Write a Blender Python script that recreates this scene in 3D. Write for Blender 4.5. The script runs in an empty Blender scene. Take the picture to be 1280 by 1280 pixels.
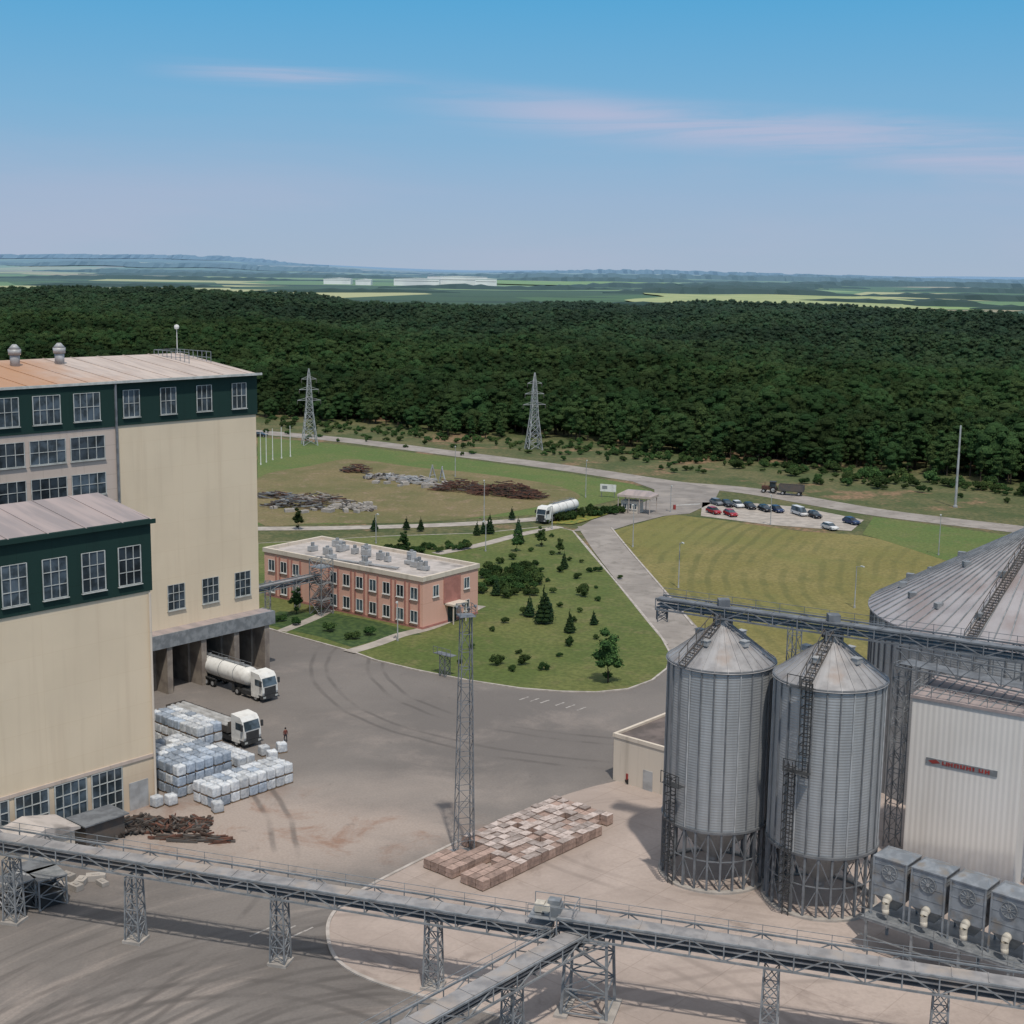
import bpy, bmesh, math, random
import numpy as np
from mathutils import Vector, Matrix, noise
random.seed(7); rng=np.random.default_rng(5)
pi=math.pi
H=54.0; F=1750.0; PITCH=0.1709; ROLL=0.014
RM=Matrix.Rotation(pi/2-PITCH,3,'X')@Matrix.Rotation(ROLL,3,'Z')
# survey helper: ground position of a bearing/depression measured on the site photograph
def P(u,v,z=0.0):
    d=RM@Vector(((u-640)/F,-(v-640)/F,-1.0)); t=(z-H)/d.z
    return Vector((d.x*t,d.y*t,z))
def bearing(p):
    d=RM.transposed()@(Vector(p)-Vector((0,0,H))); return 640+F*d.x/-d.z
sc=bpy.context.scene; col=sc.collection
# ---------------------------------------------------------------- materials
def nd(nt,t,**k):
    n=nt.nodes.new(t)
    for a,b in k.items(): setattr(n,a,b)
    return n
def rgba(c): return (c[0],c[1],c[2],1)
def mixc(nt,fac,a,b,mode='MIX'):
    m=nd(nt,'ShaderNodeMix',data_type='RGBA',blend_type=mode)
    for s,v in ((0,fac),(6,a),(7,b)):
        if isinstance(v,bpy.types.NodeSocket): nt.links.new(v,m.inputs[s])
        else: m.inputs[s].default_value=rgba(v) if s else v
    return m.outputs[2]
def math_(nt,op,a,b=None,c=None):
    m=nd(nt,'ShaderNodeMath',operation=op)
    for i,v in enumerate((a,b,c)):
        if v is None: continue
        if isinstance(v,bpy.types.NodeSocket): nt.links.new(v,m.inputs[i])
        else: m.inputs[i].default_value=v
    return m.outputs[0]
def ramp(nt,v,lo,hi,a=0.,b=1.):
    m=nd(nt,'ShaderNodeMapRange',interpolation_type='SMOOTHSTEP'); nt.links.new(v,m.inputs[0])
    m.inputs[1].default_value=lo; m.inputs[2].default_value=hi; m.inputs[3].default_value=a; m.inputs[4].default_value=b
    return m.outputs[0]
def coords(nt,obj=False,vs=(1,1,1),rot=(0,0,0),loc=(0,0,0)):
    if obj: src=nd(nt,'ShaderNodeTexCoord').outputs['Object']
    else: src=nd(nt,'ShaderNodeNewGeometry').outputs['Position']
    mp=nd(nt,'ShaderNodeMapping'); nt.links.new(src,mp.inputs[0])
    mp.inputs['Scale'].default_value=vs; mp.inputs['Rotation'].default_value=rot; mp.inputs['Location'].default_value=loc
    return mp.outputs[0]
def noi(nt,vec,scale,detail=6,dist=0.,rough=.55):
    n=nd(nt,'ShaderNodeTexNoise'); nt.links.new(vec,n.inputs['Vector'])
    n.inputs['Scale'].default_value=scale; n.inputs['Detail'].default_value=detail; n.inputs['Distortion'].default_value=dist; n.inputs['Roughness'].default_value=rough
    return n.outputs['Fac']
def newmat(name,rough=.85,metal=0.):
    m=bpy.data.materials.new(name); m.use_nodes=True; nt=m.node_tree
    b=nt.nodes['Principled BSDF']; b.inputs['Roughness'].default_value=rough; b.inputs['Metallic'].default_value=metal
    b.inputs['Specular IOR Level'].default_value=.3
    return m,nt,b
def addbump(nt,b,h,st,dist=.1):
    bp=nd(nt,'ShaderNodeBump'); bp.inputs['Strength'].default_value=st; bp.inputs['Distance'].default_value=dist
    nt.links.new(h,bp.inputs['Height']); nt.links.new(bp.outputs[0],b.inputs['Normal'])
def mat(name,c1,c2=None,scale=1.,rough=.85,metal=0.,vs=(1,1,1),lo=.38,hi=.62,obj=False,bump=0.,bs=8.,c3=None,s3=.3,lo3=.5,hi3=.7,vs3=(1,1,1),rnd=0.,dist=.1):
    m,nt,b=newmat(name,rough,metal)
    if c2 is None: c2=tuple(x*.82 for x in c1)
    v=coords(nt,obj,vs); c=mixc(nt,ramp(nt,noi(nt,v,scale),lo,hi),c1,c2)
    if c3 is not None:
        c=mixc(nt,ramp(nt,noi(nt,coords(nt,obj,vs3,loc=(7,3,1)),s3,8),lo3,hi3),c,c3)
    if rnd:
        oi=nd(nt,'ShaderNodeObjectInfo'); hs=nd(nt,'ShaderNodeHueSaturation'); nt.links.new(c,hs.inputs['Color'])
        nt.links.new(ramp(nt,oi.outputs['Random'],0,1,1-rnd,1+rnd),hs.inputs['Value']); c=hs.outputs[0]
    nt.links.new(c,b.inputs['Base Color'])
    if bump: addbump(nt,b,noi(nt,coords(nt,obj),bs,4),bump)
    return m
def wallmat(name,c,cs,seam=(6,1.2),rib=0.,stain=.6,mort=.8,basecol=None):
    m,nt,b=newmat(name,.8)
    tc=nd(nt,'ShaderNodeTexCoord').outputs['Object']; sx=nd(nt,'ShaderNodeSeparateXYZ'); nt.links.new(tc,sx.inputs[0])
    h=math_(nt,'ADD',sx.outputs[0],sx.outputs[1]); cb=nd(nt,'ShaderNodeCombineXYZ'); nt.links.new(h,cb.inputs[0]); nt.links.new(sx.outputs[2],cb.inputs[1])
    st=noi(nt,coords(nt,True,(1,1,.06)),.9,8); c0=mixc(nt,ramp(nt,st,.48,.74,0,stain),c,cs)
    c0=mixc(nt,ramp(nt,noi(nt,coords(nt,True),.1,7,.3),.42,.66,0,.5),c0,tuple(x*.88 for x in c))
    if basecol:
        zz=math_(nt,'ADD',sx.outputs[2],math_(nt,'MULTIPLY',noi(nt,coords(nt,True,(1,1,.15)),.7,6),5.)); c0=mixc(nt,ramp(nt,zz,4.5,8.5,.55,0.),c0,basecol)
    br=nd(nt,'ShaderNodeTexBrick'); nt.links.new(cb.outputs[0],br.inputs['Vector']); br.inputs['Scale'].default_value=1; br.offset=0.
    br.inputs['Brick Width'].default_value=seam[0]; br.inputs['Row Height'].default_value=seam[1]; br.inputs['Mortar Size'].default_value=.03
    br.inputs['Color1'].default_value=(1,1,1,1); br.inputs['Color2'].default_value=(.985,.98,.975,1); br.inputs['Mortar'].default_value=(mort,mort*.98,mort*.95,1)
    c0=mixc(nt,1.,c0,br.outputs[0],'MULTIPLY'); nt.links.new(c0,b.inputs['Base Color'])
    if rib:
        w=math_(nt,'SINE',math_(nt,'MULTIPLY',h,2*pi/rib)); addbump(nt,b,w,.3,.04)
    return m
def corr(name,c,c2,per,rough=.45,metal=.35,amp=.5,ring=None):
    m,nt,b=newmat(name,rough,metal)
    tc=nd(nt,'ShaderNodeTexCoord').outputs['Object']; sx=nd(nt,'ShaderNodeSeparateXYZ'); nt.links.new(tc,sx.inputs[0])
    z=sx.outputs[2]; c0=mixc(nt,ramp(nt,noi(nt,coords(nt,True,(1,1,.08)),1.3,7),.35,.7),c,c2)
    ang=math_(nt,'ARCTAN2',sx.outputs[1],sx.outputs[0]); pan=math_(nt,'FLOOR',math_(nt,'MULTIPLY',ang,13/pi)); row=math_(nt,'FLOOR',math_(nt,'DIVIDE',z,1.15))
    cb=nd(nt,'ShaderNodeCombineXYZ'); nt.links.new(pan,cb.inputs[0]); nt.links.new(row,cb.inputs[1]); wn=nd(nt,'ShaderNodeTexWhiteNoise',noise_dimensions='2D'); nt.links.new(cb.outputs[0],wn.inputs['Vector'])
    c0=mixc(nt,math_(nt,'MULTIPLY',wn.outputs['Value'],.35),c0,tuple(x*.72 for x in c))
    sw=math_(nt,'SINE',math_(nt,'MULTIPLY',z,2*pi/per)); addbump(nt,b,sw,amp,.03)
    if ring:
        fr=math_(nt,'FRACT',math_(nt,'DIVIDE',z,ring)); c0=mixc(nt,ramp(nt,fr,.0,.05,.2,0.),c0,tuple(x*.45 for x in c))
    nt.links.new(c0,b.inputs['Base Color']); return m
M={}
M['beige']=wallmat('beige_render',(.71,.60,.45),(.54,.43,.31),(6.0,3.6),mort=.95,stain=.32,basecol=(.48,.37,.28))
M['pinkpanel']=wallmat('pink_grey_panel',(.54,.455,.40),(.36,.3,.25),(5.4,1.8))
M['pier']=mat('shade_toned_bay_pier',(.30,.26,.22),(.20,.17,.15),.6)  # pier colour darkened to paint the shade of the bays
M['green']=wallmat('dark_green_cladding',(.010,.036,.031),(.007,.024,.022),(3.6,8.),stain=.4)
M['salmon']=wallmat('salmon_render',(.69,.41,.325),(.56,.33,.265),(40,4.0),stain=.35)
M['salmon_dark']=mat('brick_red_pilaster',(.42,.19,.16))
M['cream']=wallmat('cream_render',(.62,.55,.47),(.42,.37,.31),(30,9),stain=.8)
M['tanroof']=mat('pale_roof_sheet',(.50,.43,.38),(.42,.35,.31),.5,.6,0,c3=(.42,.36,.32),s3=.045,lo3=.44,hi3=.62,obj=True)
m,nt,b=newmat('rust_stained_roof_sheet',.6); v=coords(nt,True); sx=nd(nt,'ShaderNodeSeparateXYZ'); nt.links.new(v,sx.inputs[0])
c=mixc(nt,ramp(nt,noi(nt,coords(nt,True,(2.2,.3,1)),.5,7),.38,.62),(.52,.44,.39),(.43,.36,.32))
rn=math_(nt,'ADD',sx.outputs[0],math_(nt,'MULTIPLY',noi(nt,v,.12,8,.5,.7),22.)); c=mixc(nt,ramp(nt,rn,-20,-6,.85,.0),c,(.42,.22,.11)); nt.links.new(c,b.inputs['Base Color']); M['rustroof']=m
M['greyroof']=mat('weathered_roof_sheet',(.37,.31,.30),(.28,.245,.245),.25,.6,0,obj=True,vs=(3,.3,1))
M['flatroof']=mat('bitumen_flat_roof',(.48,.44,.42),(.38,.35,.33),.5,obj=True,c3=(.25,.23,.22),s3=.3,lo3=.55,hi3=.7)
M['darkroof']=mat('dark_flat_roof',(.10,.085,.08),(.17,.14,.13),.4)
M['glass']=mat('window_glass',(.025,.035,.042),(.07,.095,.12),.6,.12,0,rnd=.5)
M['white']=mat('white_paint',(.72,.72,.70),(.56,.55,.53),1.2,.45,lo=.42,hi=.75)
M['offwhite']=mat('window_frame_white',(.50,.52,.51),(.38,.40,.39),1.,.6)
M['red']=mat('red_paint',(.34,.045,.04),(.24,.05,.045),2,.5)
M['galv']=mat('galvanised_steel',(.30,.315,.33),(.20,.215,.23),1.2,.5,.25)
M['galvblue']=mat('blue_grey_filter_sheet',(.29,.315,.345),(.20,.22,.245),.9,.5,.2,c3=(.24,.22,.20),s3=.8)
M['galvlight']=mat('light_galvanised_sheet',(.44,.45,.46),(.33,.335,.34),.8,.5,.15)
M['cover']=mat('dusty_conveyor_cover',(.33,.32,.32),(.23,.225,.23),.7,.6,.1,c3=(.38,.33,.29),s3=.3)
M['steelgrey']=mat('grey_painted_steel',(.19,.205,.225),(.13,.14,.155),1.,.6,.1)
M['steeldark']=mat('dark_weathered_steel',(.09,.087,.085),(.12,.10,.088),1.,.7,.1)
M['rust']=mat('rusted_steel',(.15,.07,.05),(.08,.045,.035),1.,.9)
M['darkscrap']=mat('dark_rusty_scrap',(.075,.05,.04),(.045,.038,.034),1.,.9)
M['silo']=corr('corrugated_silo_sheet',(.42,.435,.45),(.32,.335,.35),.25,.46,.35,.3,1.15)
M['silorib']=mat('silo_stiffener',(.15,.16,.175),(.20,.21,.225),1.,.5,.3)
M['silolight']=mat('silo_stiffener_light',(.46,.475,.49),(.36,.37,.38),1.,.5,.3)
M['siloroof']=mat('silo_roof_sheet',(.36,.355,.36),(.26,.255,.26),.6,.5,.2,obj=True,c3=(.29,.25,.23),s3=.4)
M['bigroof']=mat('large_silo_roof_sheet',(.38,.365,.38),(.30,.285,.30),.3,.5,.15,obj=True,c3=(.29,.25,.25),s3=.2)
M['clad']=wallmat('ribbed_white_cladding',(.72,.69,.66),(.57,.53,.49),(60,60),rib=.5,stain=.3)
M['black']=mat('black_rubber',(.02,.02,.02),None,1,.8)
M['darkgrey']=mat('dark_grey_paint',(.05,.052,.055),None,1,.5)
M['bayshade']=mat('painted_bay_shade',(.05,.045,.042),(.035,.033,.03),1,.9)  # dark colour stands in for the shade inside the bays
M['conc']=mat('concrete_block_grey',(.40,.37,.34),(.3,.28,.26),.8)
M['wood']=mat('pallet_wood',(.22,.15,.09),(.15,.1,.06),2)
M['bagwhite']=mat('white_woven_bag',(.58,.60,.62),(.42,.45,.49),2.2,.75,rnd=.18,bump=.5,bs=6)
M['bagblue']=mat('bluish_woven_bag',(.36,.41,.48),(.26,.31,.38),2.2,.75,rnd=.25,bump=.5,bs=6)
M['brick']=mat('stacked_brick',(.38,.275,.235),(.28,.205,.175),2.5,rnd=.18)
M['wrap']=mat('dusty_wrap',(.46,.395,.37),(.32,.265,.24),2.2,rnd=.26)
M['cream_paint']=mat('cream_duct',(.56,.52,.45),None,2,.5)
M['bark']=mat('bark',(.08,.06,.045),(.05,.04,.03),2)
M['skin']=mat('skin',(.45,.28,.2)); M['cloth']=mat('dark_workwear',(.03,.035,.05)); M['hair']=mat('dark_hair',(.02,.015,.01)); M['shirt']=mat('rust_red_shirt',(.16,.05,.04))
def leafmat(name,c1,c2,rnd=.3,scale=.25,air=True):
    m,nt,b=newmat(name,.9); v=coords(nt,False)
    c=mixc(nt,ramp(nt,noi(nt,v,scale,5),.35,.65),c1,c2)
    c=mixc(nt,ramp(nt,noi(nt,coords(nt,False,(1,1.7,0)),.0075,6,0,.62),.42,.60,0,.78),c,tuple(x*.45 for x in c1))  # broad dark patches: cloud-shadow-like tone put into the leaf colour
    oi=nd(nt,'ShaderNodeObjectInfo'); hs=nd(nt,'ShaderNodeHueSaturation'); nt.links.new(c,hs.inputs['Color'])
    nt.links.new(ramp(nt,oi.outputs['Random'],0,1,1-rnd,1+rnd),hs.inputs['Value'])
    nt.links.new(ramp(nt,math_(nt,'FRACT',math_(nt,'MULTIPLY',oi.outputs['Random'],7.3)),0,1,.475,.52),hs.inputs['Hue'])
    c=hs.outputs[0]
    if air:
        sx=nd(nt,'ShaderNodeSeparateXYZ'); nt.links.new(v,sx.inputs[0]); c=mixc(nt,ramp(nt,math_(nt,'ADD',sx.outputs[1],math_(nt,'MULTIPLY',sx.outputs[0],.5)),560,1500,0,.5),c,(.055,.09,.088))  # bluish distance haze mixed into the leaf colour by position
    nt.links.new(c,b.inputs['Base Color']); b.inputs['Specular IOR Level'].default_value=.05
    return m
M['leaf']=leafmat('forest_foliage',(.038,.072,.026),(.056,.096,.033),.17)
M['leafcore']=leafmat('shaded_inner_foliage',(.027,.054,.020),(.032,.062,.023),.15)  # darker core colour: shade inside the crown painted in
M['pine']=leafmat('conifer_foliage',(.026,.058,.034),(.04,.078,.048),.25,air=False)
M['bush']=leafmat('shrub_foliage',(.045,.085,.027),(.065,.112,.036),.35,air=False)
M['flower']=mat('flower_bed_planting',(.08,.14,.03),(.26,.22,.05),.9)
# ---------------------------------------------------------------- mesh builder
class MB:
    def __init__(s): s.v=[];s.f=[];s.m=[]
    def add(s,vs,fs,m=0):
        o=len(s.v); s.v+= [tuple(x) for x in vs]; s.f+=[tuple(i+o for i in f) for f in fs]; s.m+=[m]*len(fs)
    def box(s,x0,x1,y0,y1,z0,z1,m=0):
        s.add([(x0,y0,z0),(x1,y0,z0),(x1,y1,z0),(x0,y1,z0),(x0,y0,z1),(x1,y0,z1),(x1,y1,z1),(x0,y1,z1)],
              [(0,3,2,1),(4,5,6,7),(0,1,5,4),(1,2,6,5),(2,3,7,6),(3,0,4,7)],m)
    def beam(s,p,q,w,h=None,m=0):
        p=Vector(p);q=Vector(q);h=h or w; d=q-p
        if d.length<1e-6: return
        d.normalize(); up=Vector((0,0,1)) if abs(d.z)<.99 else Vector((1,0,0))
        a=d.cross(up).normalized()*w/2; b=a.cross(d).normalized()*h/2
        s.add([p-a-b,p+a-b,p+a+b,p-a+b,q-a-b,q+a-b,q+a+b,q-a+b],[(0,1,2,3),(7,6,5,4),(0,4,5,1),(1,5,6,2),(2,6,7,3),(3,7,4,0)],m)
    def cyl(s,p,q,r1,r2=None,n=12,m=0,caps=True):
        p=Vector(p);q=Vector(q);r2=r1 if r2 is None else r2; d=(q-p).normalized(); up=Vector((0,0,1)) if abs(d.z)<.99 else Vector((1,0,0))
        a=d.cross(up).normalized(); b=d.cross(a).normalized(); vs=[]
        for c,r in ((p,r1),(q,r2)):
            for i in range(n):
                t=2*pi*i/n; vs.append(c+a*math.cos(t)*r+b*math.sin(t)*r)
        fs=[(i,(i+1)%n,n+(i+1)%n,n+i) for i in range(n)]
        if caps: fs+=[tuple(range(n))[::-1],tuple(range(n,2*n))]
        s.add(vs,fs,m)
    def rev(s,prof,n=32,m=0,axis='z',c=(0,0,0),sq=0.):
        vs=[]
        for r,h in prof:
            for i in range(n):
                t=2*pi*(i+.5*(sq>0))/n; cx,sy=math.cos(t),math.sin(t)
                if sq:
                    k=(abs(cx)**sq+abs(sy)**sq)**(-1/sq); cx*=k; sy*=k
                if axis=='z': vs.append((c[0]+r*cx,c[1]+r*sy,c[2]+h))
                else: vs.append((c[0]+h,c[1]+r*cx,c[2]+r*sy))
        fs=[(k*n+i,k*n+(i+1)%n,(k+1)*n+(i+1)%n,(k+1)*n+i) for k in range(len(prof)-1) for i in range(n)]
        s.add(vs,fs,m)
    def prism(s,pts,y0,y1,m=0):
        n=len(pts); vs=[(x,y0,z) for x,z in pts]+[(x,y1,z) for x,z in pts]
        s.add(vs,[tuple(range(n))[::-1],tuple(range(n,2*n))]+[(i,(i+1)%n,n+(i+1)%n,n+i)[::-1] for i in range(n)],m)
    def lattice(s,p,q,w0,w1,n,t,m=0,rot=0.,cross=True):
        p=Vector(p);q=Vector(q); R=Matrix.Rotation(rot,3,'Z')
        def cs(k):
            f=k/n; c=p.lerp(q,f); w=(w0+(w1-w0)*f)/2
            return [c+R@Vector((sx*w,sy*w,0)) for sx,sy in ((-1,-1),(1,-1),(1,1),(-1,1))]
        for k in range(n):
            A_=cs(k);B_=cs(k+1)
            for i in range(4):
                j=(i+1)%4
                s.beam(A_[i],B_[i],t*1.4,None,m); s.beam(B_[i],B_[j],t*.8,None,m)
                if cross or k%2: s.beam(A_[i],B_[j],t*.8,None,m)
                if cross or not k%2: s.beam(A_[j],B_[i],t*.8,None,m)
    def mesh(s,name,mats,smooth=False):
        me=bpy.data.meshes.new(name); me.from_pydata(s.v,[],s.f); me.update()
        for k in mats: me.materials.append(M[k] if isinstance(k,str) else k)
        me.polygons.foreach_set('material_index',s.m)
        if smooth: me.polygons.foreach_set('use_smooth',[True]*len(s.f))
        return me
def link(o,parent=None,loc=(0,0,0),rot=0.,label=None):
    col.objects.link(o); o.location=loc; o.rotation_euler=(0,0,rot)
    if parent is not None: o.parent=parent
    if label: o['label']=label
    return o
def part(name,mb,mats,parent=None,loc=(0,0,0),rot=0.,smooth=False,label=None):
    me=mb if isinstance(mb,bpy.types.Mesh) else mb.mesh(name,mats,smooth)
    return link(bpy.data.objects.new(name,me),parent,loc,rot,label)
def tag(o,label,cat,group=None):
    o['label']=label;o['category']=cat
    if group:o['group']=group
    return o
def thing(name,label,cat,loc=(0,0,0),rot=0.,group=None):
    return tag(link(bpy.data.objects.new(name,None),None,loc,rot),label,cat,group)
def clone(o,loc,rot=0.,scale=None,label=None,par=None):
    c=o.copy(); col.objects.link(c)
    if par is None:
        c.location=loc;c.rotation_euler=(0,0,rot)
        if scale: c.scale=scale if isinstance(scale,tuple) else (scale,)*3
        if label:c['label']=label
    else: c.parent=par
    for ch in list(o.children): clone(ch,None,par=c)
    return c
def struct(o): o['kind']='structure'; return o
wc={}
def window(parent,x,y,z,w,h,rot=0.,cols=3,rows=2,fm='offwhite',gl='glass',name='window',t=.065):
    key=(round(w,2),round(h,2),cols,rows,fm,gl)
    if key not in wc:
        g=MB(); g.box(-w/2,w/2,-.05,.0,0,h); f=MB()
        for i in range(cols+1):
            xx=-w/2+w*i/cols; ww=t if 0<i<cols else t*1.5; f.box(xx-ww/2,xx+ww/2,-.12,-.052,0,h)
        for i in range(rows+1):
            zz=h*i/rows; f.box(-w/2,w/2,-.117,-.054,zz-t/2,zz+t/2)
        f.box(-w/2-.12,w/2+.12,-.25,-.002,-.14,-.07)
        wc[key]=(g.mesh('window',[gl]),f.mesh('window_frame',[fm]))
    a=link(bpy.data.objects.new(name,wc[key][0]),parent,(x,y,z),rot)
    link(bpy.data.objects.new('window_frame',wc[key][1]),a)
PHI=math.radians(41); A=Vector((math.sin(PHI),math.cos(PHI),0)); B=Vector((math.cos(PHI),-math.sin(PHI),0))
R1=pi/2-PHI   # local x = A, y = -B
R2=-PHI       # local x = B, y = A
ZZ=Vector((0,0,1))
def along(o,u,y,z,lo=-60,hi=5):
    best=min((abs(bearing(o+A*(lo+(hi-lo)*k/400)-B*y+ZZ*z)-u),lo+(hi-lo)*k/400) for k in range(401)); return best[1]
# ---------------------------------------------------------------- terrain
def sm(t): t=max(0.,min(1.,t)); return t*t*(3-2*t)
def hgt(x,y):
    if y<430: return 0.
    r=sm((y-430)/820.); pk=11.5+6.5*sm((-x-20)/330.)-3.5*sm((x-50)/400)
    h=pk*r+3.6*r*math.sin(x*.012+y*.004)+6.5*sm((y-430)/300)*(.5+.5*r)*math.sin(y*.0125+x*.007)*sm((1280-y)/250)
    if y>1250:
        far=-25+36*min(1,max(0,(y-2200)/3600))+22*sm((y-5800)/7000)+16*sm((y-12000)/8000)
        far+=80*sm((y-7000)/5000)*sm((-x-.02*y)/(.22*y))+(8*math.sin(x*.0017)+7*math.sin(x*.0007+1))*sm((y-5000)/5000)
        h=h+(far-h)*sm((y-1250)/950.)
    return h
ys=[-150+ i*40 for i in range(15)]+[450+i*30 for i in range(30)]
y=1350
while y<26000: ys.append(y); y*=1.04
nx=110; V=[];Fc=[]
for y in ys:
    hw=max(500,.75*y+300)
    for i in range(nx+1):
        x=(i/nx*2-1)*hw; V.append((x,y,hgt(x,y)-.02))
for j in range(len(ys)-1):
    for i in range(nx): k=j*(nx+1)+i; Fc.append((k,k+1,k+nx+2,k+nx+1))
def haze(nt,c,Yv):  # distance haze painted into the base colour by world position
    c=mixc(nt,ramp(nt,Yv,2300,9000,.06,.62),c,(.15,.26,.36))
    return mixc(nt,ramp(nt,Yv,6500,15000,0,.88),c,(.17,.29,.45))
m,nt,b=newmat('countryside_ground',.95)
pos=coords(nt); sx=nd(nt,'ShaderNodeSeparateXYZ'); nt.links.new(pos,sx.inputs[0]); Yv=sx.outputs[1]
rough_=mixc(nt,ramp(nt,noi(nt,pos,.07,9,0,.65),.4,.62),(.08,.10,.036),(.155,.14,.066))
rough_=mixc(nt,ramp(nt,noi(nt,coords(nt,loc=(40,11,0)),.03,8,0,.62),.54,.61,0,.85),rough_,(.30,.18,.115))
rough_=mixc(nt,ramp(nt,noi(nt,pos,.9,5),.35,.65,0,.65),rough_,(.04,.062,.022))
vo=nd(nt,'ShaderNodeTexVoronoi'); nt.links.new(coords(nt,False,(.0020,.0014,0),(0,0,.5)),vo.inputs['Vector']); vo.inputs['Scale'].default_value=1.
cr=nd(nt,'ShaderNodeValToRGB'); cr.color_ramp.interpolation='CONSTANT'; sp=nd(nt,'ShaderNodeSeparateColor'); nt.links.new(vo.outputs['Color'],sp.inputs[0]); nt.links.new(sp.outputs[0],cr.inputs[0])
els=[(0,(.06,.12,.05)),(.18,(.22,.32,.12)),(.36,(.04,.08,.04)),(.5,(.38,.39,.20)),(.62,(.12,.21,.09)),(.74,(.36,.32,.21)),(.86,(.17,.26,.12))]
cr.color_ramp.elements[0].color=rgba(els[0][1]); cr.color_ramp.elements[1].position=els[1][0]; cr.color_ramp.elements[1].color=rgba(els[1][1])
for p_,c_ in els[2:]:
    e=cr.color_ramp.elements.new(p_); e.color=rgba(c_)
fld=mixc(nt,ramp(nt,noi(nt,coords(nt,False,(.0012,.003,0)),1.,6),.55,.59),cr.outputs[0],(.025,.05,.03))
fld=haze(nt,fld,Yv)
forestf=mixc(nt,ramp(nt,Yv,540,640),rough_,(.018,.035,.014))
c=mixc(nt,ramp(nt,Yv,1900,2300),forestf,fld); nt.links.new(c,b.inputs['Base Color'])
addbump(nt,b,noi(nt,pos,1.3,5),.7,.3)
me=bpy.data.meshes.new('ground'); me.from_pydata(V,[],Fc); me.materials.append(m); me.polygons.foreach_set('use_smooth',[True]*len(Fc))
struct(link(bpy.data.objects.new('ground',me)))
# ---------------------------------------------------------------- sheets
def cat(pts,closed=False,n=6):
    out=[];N=len(pts)
    for i in range(N if closed else N-1):
        g=(lambda k: pts[k%N]) if closed else (lambda k: pts[max(0,min(N-1,k))])
        p0,p1,p2,p3=g(i-1),g(i),g(i+1),g(i+2)
        for k in range(n):
            t=k/n; out.append(.5*((2*p1)+(p2-p0)*t+(2*p0-5*p1+4*p2-p3)*t*t+(3*p1-p0-3*p2+p3)*t*t*t))
    if not closed: out.append(pts[-1])
    return out
def sheet(name,px,z,mt,smooth=True,thick=0.,kerb=False):
    pts=[P(u,v) for u,v in px]
    if smooth: pts=cat(pts,True,5)
    mb=MB(); n=len(pts)
    if thick:
        vs=[(p.x,p.y,z-thick) for p in pts]+[(p.x,p.y,z) for p in pts]
        mb.add(vs,[tuple(range(n,2*n))]+[(i,(i+1)%n,n+(i+1)%n,n+i) for i in range(n)])
    else: mb.add([(p.x,p.y,z) for p in pts],[tuple(range(n))])
    o=struct(part(name,mb,[mt]))
    bm=bmesh.new(); bm.from_mesh(o.data); bmesh.ops.recalc_face_normals(bm,faces=bm.faces)
    for f in bm.faces:
        if abs(f.normal.z)>.9 and f.normal.z<0: f.normal_flip()
    bmesh.ops.triangulate(bm,faces=[f for f in bm.faces if len(f.verts)>4]); bm.to_mesh(o.data); bm.free()
    if kerb: strip('kerb',pts+[pts[0]],.3,z+.04,'kerbm',.16,world=True)
    return o
def strip(name,px,w,z,mt,thick=0.,world=False):
    pts=px if world else cat([P(u,v) for u,v in px],False,6)
    L=[];Rr=[]
    for i,p in enumerate(pts):
        d=(pts[min(i+1,len(pts)-1)]-pts[max(i-1,0)])
        if d.length<1e-5: d=Vector((1,0,0))
        d.normalize(); n_=Vector((-d.y,d.x,0))*w/2
        L.append(p+n_);Rr.append(p-n_)
    mb=MB();n=len(pts); zz=lambda q,h:(q.x,q.y,h)
    mb.add([zz(q,z) for q in L]+[zz(q,z) for q in Rr],[(i,n+i,n+i+1,i+1) for i in range(n-1)])
    if thick:
        mb.add([zz(q,z) for q in L]+[zz(q,z-thick) for q in L],[(i,i+1,n+i+1,n+i) for i in range(n-1)])
        mb.add([zz(q,z) for q in Rr]+[zz(q,z-thick) for q in Rr],[(i,n+i,n+i+1,i+1) for i in range(n-1)])
    return struct(part(name,mb,[mt]))
M['kerbm']=mat('kerb_concrete',(.46,.42,.39),(.34,.31,.285),.7)
def radius(nt,cx,cy,sxx=1,syy=1):
    v=coords(nt,False,(sxx,syy,1),(0,0,0),(-cx*sxx,-cy*syy,0)); s=nd(nt,'ShaderNodeSeparateXYZ'); nt.links.new(v,s.inputs[0])
    return math_(nt,'SQRT',math_(nt,'ADD',math_(nt,'MULTIPLY',s.outputs[0],s.outputs[0]),math_(nt,'MULTIPLY',s.outputs[1],s.outputs[1]))),s
def polar(nt,cx,cy,kr,kt):
    r,s=radius(nt,cx,cy)
    t=math_(nt,'ARCTAN2',s.outputs[1],s.outputs[0]); cb=nd(nt,'ShaderNodeCombineXYZ'); nt.links.new(math_(nt,'MULTIPLY',r,kr),cb.inputs[0]); nt.links.new(math_(nt,'MULTIPLY',t,kt),cb.inputs[1])
    return cb.outputs[0]
def tracks(nt,cx,cy,R0,w,c,tyre,amt):
    v=coords(nt); r,_=radius(nt,cx,cy); r=math_(nt,'ADD',r,math_(nt,'MULTIPLY',noi(nt,v,.03,3),5.))
    d=math_(nt,'ABSOLUTE',math_(nt,'SUBTRACT',math_(nt,'ABSOLUTE',math_(nt,'SUBTRACT',r,R0)),1.1))
    k=math_(nt,'MULTIPLY',ramp(nt,d,.1,w,amt,0),ramp(nt,noi(nt,v,.12,5),.35,.6)); return mixc(nt,k,c,tyre)
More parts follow.
